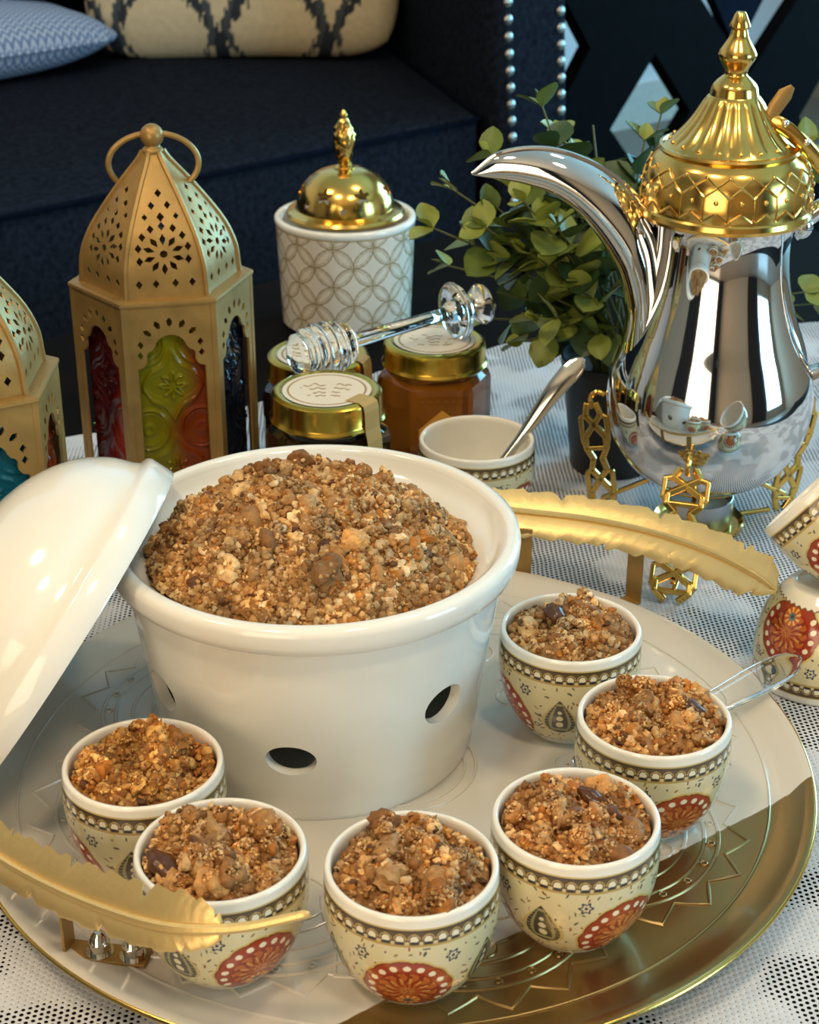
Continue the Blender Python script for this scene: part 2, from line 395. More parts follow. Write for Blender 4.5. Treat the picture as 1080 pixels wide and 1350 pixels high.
def clothz(x, y):
    n = noise.noise(Vector((x*.13, y*.13, 1.7)))*.10 + noise.noise(Vector((x*.4, y*.4, 5)))*.05
    back = max(0, (y-(108+.42*x))/14)
    wr = .45*max(0, noise.noise(Vector((x*.22+y*.12, y*.35, 3.3))))*min(1, back*2)
    near = min(1.0, min(math.hypot(x-a, y-b)/6 for a, b in ((-14.6, 96), (-22.9, 80.1), (1.57, 100.3), (-4.73, 90.5), (-5.7, 99.6), (3.95, 91.45), (12.4, 100), (17, 88), (17.25, 91), (20.6, 74.2))))
    return .02 + max(0, n+.05)*.3*near + wr*near
cloth = MB(); cloth.add([(x, y, clothz(x, y)) for x, y in P], T)
tag(cloth.obj('lace_tablecloth', M['lace'], loc=W(0, 0, 0)), 'white net lace cloth spread over the dark table', 'tablecloth')

# ------------------------------------------------------------------ round tray
TC = (-.7, 64.2); TZ0 = 1.5
tray = thing('serving_tray', 'large round white enamel tray with gold dipped side and feather handles', 'tray', W(TC[0], TC[1], 0.03))
prof = [(0, .25), (15.0, .25), (15.6, .0), (16.6, .0), (17.4, .5), (18.2, 1.25), (18.55, 1.62), (18.7, 1.8), (18.62, 1.98), (18.4, 1.98), (18.15, 1.88), (17.6, 1.6), (16.9, 1.48), (16, 1.47), (0, 1.47)]
MB().add(*lathe(prof, 160)).obj('tray_body', M['tray'], tray, angle=50)
rimp = [(18.66+.11*math.cos(a), 1.82+.11*math.sin(a)) for a in np.linspace(0, 2*PI, 11)]
MB().add(*lathe(rimp, 160)).obj('rim', M['gold'], tray)
relief = MB()
def strip(path, w=.07, h=.085, z=1.46):
    """half round embossed line lying on the tray"""
    P = np.array(path, float); T = np.gradient(P, axis=0); T /= np.linalg.norm(T, axis=1)[:, None]+1e-9; N = np.stack([-T[:, 1], T[:, 0]], -1)
    V = []; m = len(P)
    for o, hh in ((-1, 0), (-.55, .8), (0, 1), (.55, .8), (1, 0)):
        Q = P+N*o*w*1.35; V.append(np.c_[Q, np.full(m, z)+hh*h])
    V = np.array(V).transpose(1, 0, 2).reshape(-1, 3)
    relief.add(V, [(i*5+j, (i+1)*5+j, (i+1)*5+j+1, i*5+j+1) for i in range(m-1) for j in range(4)])
def arc(cx, cy, r, a0, a1, n=28): return [(cx+r*math.cos(a), cy+r*math.sin(a)) for a in np.linspace(a0, a1, n)]
def rot2(p, a): c, s = math.cos(a), math.sin(a); return [(x*c-y*s, x*s+y*c) for x, y in p]
NM = 8
for k in range(NM):
    A = k*2*PI/NM+.28
    def put(p, **q): strip(rot2(p, A), **q)
    for r in (5.5, 4.9, 4.1): put(arc(9.6, 0, r, -1.85, 1.85, 40), w=.08)
    put(arc(9.6, 0, 3.2, -2.3, 2.3, 34), w=.06)
    for a in np.linspace(-1.65, 1.65, 13):                       # beads between the two outer arcs
        put(arc(9.6+5.2*math.cos(a), 5.2*math.sin(a), .14, 0, 2*PI, 9), w=.05)
    zz = []
    for i, a in enumerate(np.linspace(-1.25, 1.25, 15)):         # saw-tooth border
        r = 5.85 if i % 2 == 0 else 6.75
        zz.append((9.6+r*math.cos(a), r*math.sin(a)))
    zz = [q for q in zz if math.hypot(*q) < 16.6]
    if len(zz) > 3: put([tuple(np.array(zz[i])*(1-t)+np.array(zz[i+1])*t) for i in range(len(zz)-1) for t in (0, .33, .66)]+[zz[-1]], w=.07)
    for sy in (-1, 1):                                            # scrolls
        sp = [(10.3+(.25+.24*t)*math.cos(t*sy)*.62, sy*1.15+(.25+.24*t)*math.sin(t*sy)*.62) for t in np.linspace(0, 9.5, 46)]
        put(sp, w=.06)
        sp = [(7.6+(.15+.2*t)*math.cos(t*sy+2)*.55, sy*2.3+(.15+.2*t)*math.sin(t*sy+2)*.55) for t in np.linspace(0, 8, 36)]
        put(sp, w=.06)
    put(arc(12.9, 0, .5, 0, 2*PI, 18), w=.06)
for r in (3.2, 3.7, 16.75): strip(arc(0, 0, r, 0, 2*PI, 130), w=.06)
relief.obj('embossed_pattern', M['tray'], tray)['kind'] = 'stuff'

# feather handles: curved quill with two notched vanes, standing on two brackets
def feather(spine, wmax, tilt, seed, feet, flip=1, nuts=True, wlow=1.0):
    rg = np.random.default_rng(seed)
    sp = spl(spine, 10); m = len(sp)
    sp = np.array([np.array([np.interp(q, np.linspace(0, 1, m), sp[:, i]) for i in range(3)]) for q in np.linspace(0, 1, 121)])
    P, T, _, _ = frames(sp); up = np.array([0, 0, 1.])
    side = np.cross(T, up); side /= np.linalg.norm(side, axis=1)[:, None]     # points to the right of travel
    nrm = np.cross(side, T)
    o0 = P[60].copy(); h = MB()
    t = np.linspace(0, 1, 121)
    for sgn in (-1, 1):
        env = wmax*np.clip(np.minimum(t/.10, 1), 0, 1)**.6*np.clip((.80-t)/.12, 0, 1)**.42*(.85+.15*np.sin(t*PI))
        saw = 1-.16*((t*17+.3*sgn) % 1) - .25*(((t*5.3+.2*sgn+seed*.37) % 1) < .05)
        wv = np.maximum(env*saw*(wlow if sgn == 1 else 1.0), .02)
        d = side*sgn*math.cos(tilt) + nrm*(math.sin(tilt)*sgn*flip)
        swe = T*(-.55)*0 + T*.35
        rows = []
        for q in (0, .33, .66, 1.0):
            rows.append(P + (d+swe*q)*(wv*q)[:, None] + nrm*(.10*math.sin(q*PI)+.02*np.sin(t*260)*q)[:, None])
        A = np.array(rows).transpose(1, 0, 2).reshape(-1, 3); B = A-np.repeat(nrm, 4, 0)*.09
        n0 = len(A); F = []
        for i in range(120):
            for j in range(3):
                a, b, c, e = i*4+j, (i+1)*4+j, (i+1)*4+j+1, i*4+j+1
                F += [(a, b, c, e), (n0+e, n0+c, n0+b, n0+a)]
            F.append((i*4+3, (i+1)*4+3, n0+(i+1)*4+3, n0+i*4+3))
        h.add(np.vstack([A, B])-o0, F)
    oo = Vector((o0[0]*S, o0[1]*S, o0[2]*S))
    fo = h.obj('feather_handle', M['goldsatin'], tray, loc=oo, angle=60)
    q = MB().add(*tube(P-o0+nrm*.07, .2*np.interp(t, [0, .1, .8, .99, 1], [.25, .8, 1, .85, .3]), 8)).obj('quill', M['goldsatin'], fo)
    for (fx, fy, zt, dx, dy) in feet:       # upright strap plus foot plate with two dome nuts
        ang = math.atan2(dy, dx)
        br = MB(); Mx = Matrix.Translation((fx, fy, 0)) @ Matrix.Rotation(ang, 4, 'Z')
        br.add(*bevel_box(0, 0, (1.48+zt)/2, .12, 1.05, zt-1.48, .04), Mx); br.add(*(bevel_box(1.6, 0, 1.56, 3.2, 1.05, .14, .04) if nuts else bevel_box(.35, 0, 1.56, .7, 1.05, .14, .04)), Mx)
        V = br.verts()-o0; b = link('bracket', mesh_data('bracket', V, br.F, M['brass'], smooth=False), fo)
        for k in ((1.25, 2.6) if nuts else ()):
            nut = MB().add(*lathe([(0, 1.02), (.16, .98), (.3, .8), (.36, .55), (.38, .5), (.42, .5), (.42, .05), (.55, .05), (.55, 0), (0, 0)], 14), Mx @ Matrix.Translation((k, 0, 1.62)))
            link('dome_nut', mesh_data('dome_nut', nut.verts()-o0, nut.F, M['steel2']), fo)
def loc_t(p): return (p[0]-TC[0], p[1]-TC[1], p[2])
feather([loc_t(p) for p in ((-17.9, 55.6, 4.7), (-16.4, 53.6, 4.8), (-14.2, 51.6, 5.0), (-11.4, 49.3, 5.55), (-8.6, 47.3, 6.3), (-6.0, 46.5, 6.9), (-3.4, 46.2, 7.8))], 1.5, 1.05, 3,
        [(-13.2+.7, 51.7-64.2, 4.65, .985, -.17), (-17.0+.7, 54.9-64.2, 4.5, .95, .3)], flip=-1, wlow=.55)
feather([loc_t(p) for p in ((-2.2, 84.2, 6.2), (.4, 84.0, 5.3), (3.4, 83.4, 5.0), (6.6, 82.6, 5.0), (9.8, 81.3, 5.2), (12.9, 79.1, 5.5), (15.3, 76.4, 5.8), (16.9, 73.6, 6.1), (17.6, 71.6, 6.3))][::-1], 1.5, .62, 5,
        [(11.9+.7, 79.2-64.2, 4.75, -.75, -.66), (6.1+.7, 81.7-64.2, 4.55, -.2, -.98)], flip=1, nuts=False)

# ------------------------------------------------------------------ food: crumbs
def ico(sub):
    bm = bmesh.new(); bmesh.ops.create_icosphere(bm, subdivisions=sub, radius=1); bm.verts.index_update()
    V = np.array([tuple(v.co) for v in bm.verts]); F = np.array([[v.index for v in f.verts] for f in bm.faces]); bm.free(); return V, F
ICO = {1: ico(1), 2: ico(2), 3: ico(3)}
PAL = np.array([lin(*c) for c in ((206, 168, 116), (188, 144, 90), (166, 120, 68), (140, 94, 46), (170, 110, 42), (94, 58, 28), (220, 190, 146))])
def patch(P, seed):
    """slow colour drift over the heap: toasted, sugary and syrupy areas"""
    a = np.array([noise.noise(Vector((p[0]*.38+seed, p[1]*.38, p[2]*.3))) for p in P]); b = np.array([noise.noise(Vector((p[0]*.8, p[1]*.8+seed, 9.1))) for p in P])
    t = np.ones((len(P), 3)); t += np.clip(a, 0, 1)[:, None]*np.array([.02, -.12, -.40]); t *= (1+b*.7)[:, None]; return np.clip(t, .45, 1.5)
def crumbs(pos, size, sub, probs, rg, jit=.22, tint=None):
    """many separate irregular grains as one vertex soup"""
    V0, F0 = ICO[sub]; n = len(pos); k = len(V0)
    q = rg.normal(size=(n, 4)); q /= np.linalg.norm(q, axis=1)[:, None]; w, x, y, z = q.T
    R = np.stack([1-2*(y*y+z*z), 2*(x*y-z*w), 2*(x*z+y*w), 2*(x*y+z*w), 1-2*(x*x+z*z), 2*(y*z-x*w), 2*(x*z-y*w), 2*(y*z+x*w), 1-2*(x*x+y*y)], -1).reshape(n, 3, 3)
    sc = size[:, None]*rg.uniform(.65, 1.25, (n, 3))
    lob = rg.normal(size=(n, 3, 3))*3.0; ph_ = rg.uniform(0, 6.3, (n, 3))
    bumpy = np.sin(np.einsum('nqj,kj->nqk', lob, V0)+ph_[:, :, None]).sum(1)[:, :, None]*.17*(1 if sub > 1 else .4)
    V = V0[None]*(1+bumpy+rg.uniform(-jit, jit, (n, k, 1)))*sc[:, None, :]
    V = np.einsum('nij,nkj->nki', R, V)+pos[:, None, :]
    F = (F0[None]+(np.arange(n)*k)[:, None, None]).reshape(-1, 3)
    ci = rg.choice(len(PAL), n, p=np.array(probs)/sum(probs)); C = PAL[ci]*rg.uniform(.82, 1.15, (n, 1))*patch(pos, 3.0)
    if tint is not None: C = C*tint
    C = np.repeat(C[:, None, :], k, 1)*rg.uniform(.88, 1.1, (n, k, 1))
    return V.reshape(-1, 3), F, C.reshape(-1, 3)
def soup(parts):
    Vs, Fs, Cs, n = [], [], [], 0
    for V, F, C in parts: Vs.append(V); Fs.append(F+n); Cs.append(C); n += len(V)
    return np.vstack(Vs), np.vstack(Fs), np.vstack(Cs)
def mound(R, hfun, nr, na, rg, base, rb, colr):
    """solid body of the heap: height field closed underneath"""
    V = [(0, 0, hfun(0, 0))]
    for i in range(1, nr+1):
        for a in np.arange(na)*2*PI/na:
            x, y = R*i/nr*math.cos(a), R*i/nr*math.sin(a); V.append((x, y, hfun(x, y)))
    for a in np.arange(na)*2*PI/na: V.append((rb*math.cos(a), rb*math.sin(a), base))
    V.append((0, 0, base)); F = [(0, 1+j, 1+(j+1) % na) for j in range(na)]
    for i in range(nr):
        a, b = 1+i*na, 1+(i+1)*na
        for j in range(na):
            k = (j+1) % na; F += [(a+j, b+j, b+k), (a+j, b+k, a+k)]
    l = 1+nr*na
    F += [(l+(j+1) % na, l+j, len(V)-1) for j in range(na)]
    V = np.array(V); C = np.array(colr)[None]*rg.uniform(.6, 1.2, (len(V), 1)); return V, np.array(F), C

# ------------------------------------------------------------------ bowl on its pierced stand
BC = (-4.2, 67.0)
stand = thing('warmer_stand', 'white porcelain warmer stand pierced with oval holes, on the tray', 'stand', W(BC[0], BC[1], TZ0))
SR = lambda z: np.interp(z, [0, .15, 1.1, 1.35, 3, 5, 7.2, 8.7, 9.2], [7.0, 7.12, 7.14, 7.3, 7.5, 7.8, 8.15, 8.36, 8.42])
U = 7.7
hol = []
for i, a in enumerate((-57, -6, 47, 99, 151, 203, 253)):
    az = math.radians(a-90) % (2*PI)
    hol.append(ell(az*U, 3.45 if i % 2 else 4.85, 1.12, .78 if i % 2 else .92, 28))
outer = [(0, 0), (2*PI*U, 0), (2*PI*U, 9.2), (0, 9.2)]
def cyl(off):
    def f(u, v):
        r = float(SR(v))-off; a = u/U; return (r*math.cos(a), r*math.sin(a), v)
    return f
sb = MB().add(*panel(outer, hol, cyl(0), cyl(.5), .55))
sb.obj('stand_wall', M['porcelain'], stand, angle=40)
MB().add(*lathe([(0, .02), (6.9, .02), (6.9, .3), (0, .3)], 64)).obj('stand_floor', M['porcelain'], stand)
tl = thing('tealight', 'small tealight inside the pierced warmer stand', 'candle', W(BC[0], BC[1], TZ0+.32))
MB().add(*lathe([(0, 0), (1.85, 0), (1.9, .1), (1.9, 1.4), (1.84, 1.4), (1.84, .2), (0, .2)], 32)).obj('cup', M['tin'], tl)
MB().add(*lathe([(0, .21), (1.8, .21), (1.8, 1.1), (.1, 1.15), (.08, 1.6), (0, 1.6)], 32)).obj('wax', M['wax'], tl)
bowl = tag(MB().add(*lathe(spl([(0, 2.4), (3.5, 2.45), (6.0, 3.6), (7.2, 6.2), (7.78, 8.4)], 6).tolist()
    + [(8.42, 8.55), (8.75, 8.62), (8.98, 8.8), (9.08, 9.1), (9.12, 9.6), (9.06, 9.86), (8.85, 9.98), (8.6, 10.0), (8.42, 9.9), (8.34, 9.7)]
    + spl([(8.34, 9.7), (7.98, 9.2), (7.35, 8.72), (6.4, 7.7), (5.0, 5.2), (2.8, 3.4), (0, 2.95)], 6).tolist()[1:], 128)).obj('serving_bowl', M['porcelain'], loc=W(BC[0], BC[1], TZ0+.68), angle=60),
    'white porcelain bowl heaped with brown crumble, set in the warmer stand', 'bowl')
rg = np.random.default_rng(11)
def bh(x, y):
    y0 = y+.3; r = min(1, math.hypot(x+.15, y0)/7.25)
    n = noise.noise(Vector((x*.36, y*.36, 2)))*.6+noise.noise(Vector((x*.85, y*.85, 7)))*.75+noise.noise(Vector((x*2.1, y*2.1, 3)))*.42
    return 8.62+2.75*(1-r**3.2)+n*(1-r**8)+.35*math.exp(-((x+.6)**2+(y-2.2)**2)/6)
parts = [mound(7.2, bh, 80, 240, rg, 6.6, 5.4, PAL[2])]
def scatter(n, R, rg): r = R*np.sqrt(rg.uniform(0, 1, n)); a = rg.uniform(0, 2*PI, n); return r*np.cos(a), r*np.sin(a)
NC = 260
cx, cy = scatter(NC, 6.8, rg); cs = rg.gamma(5, .062, NC).clip(.16, .62)
cz = np.array([bh(a, b) for a, b in zip(cx, cy)])
parts.append(crumbs(np.stack([cx, cy, cz-.08], -1), cs, 3, (3, 4, 5, 3, 1.6, .4, 1), rg, .10))
k = 24; gi = np.repeat(np.arange(NC), k); d = rg.normal(size=(NC*k, 3)); d[:, 2] = abs(d[:, 2])*.8+.1; d /= np.linalg.norm(d, axis=1)[:, None]
parts.append(crumbs(np.stack([cx, cy, cz-.08], -1)[gi]+d*cs[gi][:, None]*.9, rg.uniform(.06, .13, len(gi)), 1, (4, 4, 4, 2, 1, .2, 2), rg))
x, y = scatter(7600, 7.2, rg); z = np.array([bh(a, b) for a, b in zip(x, y)])+rg.uniform(-.06, .08, 7600)
parts.append(crumbs(np.stack([x, y, z], -1), rg.gamma(8, .0175, 7600).clip(.06, .27), 2, (4, 5, 5, 2.6, 1.2, .5, 2), rg, .14))
x, y = scatter(4200, 7.25, rg); z = np.array([bh(a, b) for a, b in zip(x, y)])+rg.uniform(-.02, .14, 4200)
parts.append(crumbs(np.stack([x, y, z], -1), rg.uniform(.04, .09, 4200), 1, (4, 4, 4, 2, 1, .3, 2), rg))
V, F, C = soup(parts)
tag(link('crumble_dessert', mesh_data('crumble_dessert', V, F, M['food'], cols=C, angle=60), loc=W(BC[0]-.1, BC[1]-.25, TZ0+.68)), 'tall heap of brown crumble filling the large white bowl', 'food', kind='stuff')

# leaning lid
lc = Vector((-15.30, 65.89, 7.21))
vd = (lc-Vector((0, 0, 46.3))).normalized(); n_ = Vector((-.857, .23, .461)); n_ = (n_-vd*(n_.dot(vd)+.07)).normalized()   # seen almost edge-on
lidp = [(9.25, 0), (9.3, .12), (9.3, 1.15), (9.2, 1.3), (8.85, 1.42), (8.75, 1.6)] + spl([(8.7, 1.7), (8.2, 3.1), (7.1, 4.6), (5.2, 5.9), (3, 6.6), (1.6, 6.8), (1.5, 7.0), (1.9, 7.6), (1.5, 8.2), (0, 8.4)], 6).tolist() \
    + [(0, 6.4)] + spl([(2.8, 6.2), (5, 5.5), (6.8, 4.3), (7.8, 2.9), (8.3, 1.6)], 6).tolist() + [(8.35, 1.0), (8.8, .9), (8.85, 0)]
lid = MB().add(*lathe([(a*.94, b if b < 1.7 else 1.6+(b-1.6)*.86) for a, b in lidp], 128)).obj('bowl_lid', M['porcelain'], loc=W(*lc), rot=n_.to_track_quat('Z', 'Y').to_euler(), angle=50)
tag(lid, 'white domed porcelain lid leaning against the bowl rim', 'lid')

# ------------------------------------------------------------------ printed coffee cups
CH = 5.3
cup_o = spl([(1.72, 0), (1.82, .1), (2.12, .42), (2.58, 1.05), (2.96, 1.85), (3.19, 2.75), (3.28, 3.6), (3.27, 4.5), (3.22, 5.12)], 8)
NA, NZ = 620, 165
tq = np.linspace(0, 1, NZ); acc = np.r_[0, np.cumsum(np.linalg.norm(np.diff(cup_o, axis=0), axis=1))]; acc /= acc[-1]
cp = np.stack([np.interp(tq, acc, cup_o[:, 0]), np.interp(tq, acc, cup_o[:, 1])], -1)
def cup_paint():
    th = np.arange(NA)*2*PI/NA; A, Z = np.meshgrid(th, cp[:, 1]); arc_ = A*3.1
    RR = cp[:, 0][:, None]*np.ones(NA)
    C = np.empty(A.shape+(3,)); L_ = lambda *c: np.array(lin(*c))
    C[:] = L_(212, 201, 162)
    rs = np.random.default_rng(5)
    def da(a0): return ((A-a0+PI) % (2*PI)-PI)*np.minimum(RR, 3.2)
    for _ in range(330):                                     # scattered sprigs
        a0, z0 = rs.uniform(0, 2*PI), rs.uniform(.7, 4.05); ph = rs.uniform(0, PI); l, w = rs.uniform(.05, .15), rs.uniform(.025, .05)
        i0, i1 = np.searchsorted(cp[:, 1], [z0-.25, z0+.25]); sl = slice(i0, max(i1, i0+1))
        dx = da(a0)[sl]; dz = Z[sl]-z0; u = dx*math.cos(ph)+dz*math.sin(ph); v = -dx*math.sin(ph)+dz*math.cos(ph)
        C[sl][(u/l)**2+(v/w)**2 < 1] = L_(*[(112, 104, 60), (86, 84, 66), (150, 126, 66), (70, 72, 78), (140, 78, 44)][rs.integers(5)])
    for k in range(6):                                       # six-petal stars
        x = da(PI/6+k*PI/3); y = Z-3.45; r = np.hypot(x, y); p = np.arctan2(y, x); e = .25*(1+.22*np.cos(6*p))
        C[r < e*1.25] = L_(212, 201, 162); C[(r < e) & (r > e*.62)] = L_(58, 64, 84); C[r < .07] = L_(58, 64, 84)
        x = da(PI/6+k*PI/3+.14); y = Z-1.55; r = np.hypot(x, y); C[(r < .15) & (r > .08)] = L_(96, 98, 84)
    for k in range(3):                                       # dark drops
        x = da(PI/3+k*2*PI/3); y = (Z-2.3)/1.0
        f = np.sqrt(np.clip(1-y*y, 0, 1))*(.60-.34*y-.1*y*y)
        q = np.abs(x)/np.maximum(f, 1e-4); ins = (np.abs(y) < 1)
        C[ins & (q < 1.28)] = L_(196, 176, 116); C[ins & (q < 1.05)] = L_(62, 60, 56)
        C[ins & (q < .78) & (np.abs(y) < .84)] = L_(150, 146, 112)
        C[ins & (q < .56) & (np.abs(y) < .7)] = L_(76, 72, 60)
        for yy, rr in ((-.45, .17), (-.05, .15), (.3, .1)):
            C[(np.hypot(x, (y-yy)) < rr)] = L_(222, 212, 180)
        sc = ins & (q < 1.05) & (q > .8) & (np.sin(y*34) > .3); C[sc] = L_(120, 116, 84)
    for k in range(3):                                       # red fan medallions
        x = da(k*2*PI/3)*.98; y = (Z-1.75)*1.02; r = np.hypot(x, y); p = np.arctan2(y, x)
        e = 1.62*(1+.035*np.abs(np.sin(p*6.5)))*np.where(y < 0, 1-.18*(np.clip(-y, 0, 2)/1.6), 1)
        C[r < e*1.07] = L_(206, 178, 104); C[r < e*1.02] = L_(120, 50, 34); C[r < e*.98] = L_(156, 60, 36)
        mid = (r < e*.66); C[mid] = L_(180, 94, 42)
        C[mid & (np.sin(p*13+1.5*np.sin(r*9)) > .35)] = L_(136, 46, 30)
        C[mid & (np.sin(p*13+2.2) > .75) & (np.sin(r*12) > -.3)] = L_(204, 150, 82)
        C[(np.abs(r-e*.67) < .045)] = L_(146, 44, 30)
        for a in np.linspace(-.62, PI+.62, 13):
            C[np.hypot(x-1.34*math.cos(a), y-1.34*math.sin(a)) < .135] = L_(240, 228, 200)
        r2 = np.hypot(x, y+.75); C[r2 < .42] = L_(196, 92, 40); C[(r2 < .42) & (np.sin(9*np.arctan2(y+.75, x)) > .2)] = L_(232, 180, 96); C[r2 < .2] = L_(116, 112, 104); C[r2 < .09] = L_(60, 60, 64)
    wv = .52+.04*np.sin(A*42)
    C[Z < wv+.06] = L_(120, 84, 52); C[Z < wv] = L_(232, 228, 216)
    # border under the rim
    C[Z > 4.08] = L_(176, 148, 84); C[Z > 4.2] = L_(92, 74, 52)
    per = 2*PI/40; u = ((A/per) % 1-.5)*per*3.25; dz = Z-4.42; r = np.hypot(u, dz)
    bd = (Z > 4.2) & (Z < 4.78)
    C[bd & (r < .235) & (dz > -.02)] = L_(186, 158, 96); C[bd & (r < .185) & (dz > -.02)] = L_(60, 52, 46); C[bd & (r < .15) & (dz > -.09)] = L_(232, 224, 198)
    C[bd & (dz < -.1) & (np.abs(u) < .12)] = L_(48, 46, 50); C[bd & (dz < -.1) & (np.abs(u) >= .18)] = L_(206, 188, 140)
    C[(Z >= 4.72) & (Z < 4.8)] = L_(70, 60, 50); C[(Z >= 4.8)] = L_(196, 172, 108); C[Z >= 4.86] = L_(236, 232, 220)
    return C.reshape(-1, 3)
cv, cf = lathe(cp, NA)
lip = [(3.22, 5.12), (3.21, 5.22), (3.15, 5.29), (3.07, 5.3), (3.0, 5.26), (2.96, 5.15)] + spl([(2.95, 5.0), (2.98, 4.2), (2.95, 3.2), (2.7, 1.9), (2.2, .9), (1.3, .45), (0, .4)], 5).tolist()
lv, lf = lathe(lip, 96); fv, ff = lathe([(1.72, 0), (1.5, 0), (1.45, .12), (0, .14)], 64)
cb = MB().add(cv, cf).add(lv, lf).add(fv, ff)
ccol = np.vstack([cup_paint(), np.tile(lin(236, 232, 222), (len(lv)+len(fv), 1))])
CUP = mesh_data('coffee_cup', cb.verts(), cb.F, M['cupglaze'], cols=ccol, angle=60)
GC = 'printed coffee cups'
def cup(x, y, z, rotdeg, label, scale=1.0, rot=None):
    o = link('coffee_cup', CUP, None, W(x, y, z), rot or (0, 0, math.radians(rotdeg)), (scale,)*3); return tag(o, label, 'cup', GC)
def rotm(d): return d-90                                       # medallion faces azimuth d (0 = camera side, positive to the right)
cups = [(-10.71, 56.84, -62, 'printed coffee cup of golden crumble under the leaning white lid'),
        (-7.04, 51.23, 32, 'printed coffee cup of crumble behind the bare quill of the gold feather handle'),
        (.08, 50.41, -3, 'printed coffee cup of crumble showing one whole red medallion on the tray edge'),
        (6.38, 53.26, 33, 'printed coffee cup of crumble with dark drop and red medallion, on gold part of tray'),
        (10.27, 60.24, 17, 'printed coffee cup of crumble with a clear spoon lying behind it'),
        (7.39, 67.51, -72, 'printed coffee cup of crumble beside the big bowl, a dark drop facing front')]
for x, y, r, lb in cups: cup(x, y, TZ0, rotm(r), lb)
cup(3.95, 91.45, .04, rotm(-70), 'empty printed coffee cup holding a steel spoon, beside the honey jars', 1.05)
# two cups at the stand: one upside down, one tipped on top of it
cup(20.75, 74.3, CH+.04, rotm(-25), 'printed coffee cup turned upside down on the lace cloth', 1.0, (PI, 0, math.radians(100)))
ax = Vector((-.66, .42, .60)).normalized()
uq = ax.to_track_quat('Z', 'Y') 
bt = Vector((23.4, 73.6, 6.68))
cup(bt.x, bt.y, bt.z, 0, 'tipped printed coffee cup resting on the upturned cup', 1.0, (uq @ Euler((0, 0, math.radians(120))).to_quaternion()).to_euler())

# crumble in each of the six cups
def cup_food(i, x, y, tint, label, big):
    rg = np.random.default_rng(100+i); parts = []
    ph = i*13.7
    def h(a, b):
        r = min(1, math.hypot(a, b)/2.9)
        n = noise.noise(Vector((a*.75+ph, b*.75, ph)))*.9+noise.noise(Vector((a*1.7, b*1.7+ph, 4)))*.75
        return 4.78+.62*(1-r**3)+n*(1-r**7)
    parts.append(mound(2.86, h, 26, 90, rg, 2.6, 2.45, PAL[2]*tint))
    nb = 40
    a, b = scatter(nb, 2.45, rg); s = rg.gamma(5, .075, nb).clip(.2, .58)*big; z = np.array([h(p, q) for p, q in zip(a, b)])+.02
    a *= np.minimum(1, (2.85-s)/np.maximum(np.hypot(a, b), .01)); b *= np.minimum(1, (2.85-s)/np.maximum(np.hypot(a, b), .01))
    P0 = np.stack([a, b, z], -1); parts.append(crumbs(P0, s, 3, (3, 4, 5, 3, 2.2, .4, 1), rg, .12, tint))
    k = 115; gi = np.repeat(np.arange(nb), k); d = rg.normal(size=(nb*k, 3)); d[:, 2] = abs(d[:, 2]); d /= np.linalg.norm(d, axis=1)[:, None]
    Q = P0[gi]+d*s[gi][:, None]*.9; ok = np.hypot(Q[:, 0], Q[:, 1]) < 2.9
    parts.append(crumbs(Q[ok], rg.uniform(.035, .09, ok.sum()), 1, (4, 4, 3, 2, 1.5, .4, 3), rg, .2, tint))
    a, b = scatter(1000, 2.8, rg); z = np.array([h(p, q) for p, q in zip(a, b)])+rg.uniform(-.04, .1, 1000)
    parts.append(crumbs(np.stack([a, b, z], -1), rg.gamma(6, .0175, 1000).clip(.04, .22), 2, (4, 5, 4, 3, 2.4, .8, 2), rg, .17, tint))
    V, F, C = soup(parts)
    tag(link('crumble_portion', mesh_data('crumble_portion', V, F, M['food'], cols=C, angle=60), loc=W(x, y, TZ0)), label, 'food', 'crumble portions', 'stuff')
lbs = ['golden crumble filling the cup under the leaning lid', 'pale lumpy crumble filling the cup behind the feather quill', 'crumble with a dark date filling the cup with one whole medallion',
       'lumpy crumble filling the cup on the gold part of the tray', 'orange brown crumble filling the cup in front of the clear spoon', 'greyish crumble filling the cup beside the big bowl']
tints = [(.92, .78, .5), (1, .95, .9), (.9, .86, .82), (1, .92, .85), (1, .92, .82), (.9, .88, .86)]
for i, (x, y, r, lb) in enumerate(cups): cup_food(i, x, y, np.array(tints[i]), lbs[i], [.8, 1.05, 1, .95, .95, .8][i])
# glossy date pieces lying in the crumble
DV, DF = ICO[3]
for x, y, z, sx, sy, sz, rz, lb in ((-9.0, 50.35, 6.55, .55, 1.05, .42, .75, 'glossy brown date piece poking out of the pale lumpy crumble'),
        (1.0, 50.3, 7.0, .3, .75, .5, -.15, 'grey brown date sliver in the crumble of the whole medallion cup'),
        (11.9, 60.3, 7.05, .5, .7, .3, .7, 'dark date piece in the orange brown crumble'), (6.7, 68.2, 7.1, .5, .65, .32, .4, 'dark date piece in the greyish crumble'),
        (7.1, 53.9, 7.1, .4, .75, .3, .9, 'dark date piece in the lumpy crumble over the gold part of the tray')):
    V = DV*(1+.08*np.sin(DV[:, [1]]*7)+.05*np.sin(DV[:, [0]]*11))*np.array([sx, sy, sz])
    tag(link('date_piece', mesh_data('date_piece', V, DF, M['date']), loc=W(x, y, z), rot=(.2, .25, rz)), lb, 'date', 'date pieces in the crumble')

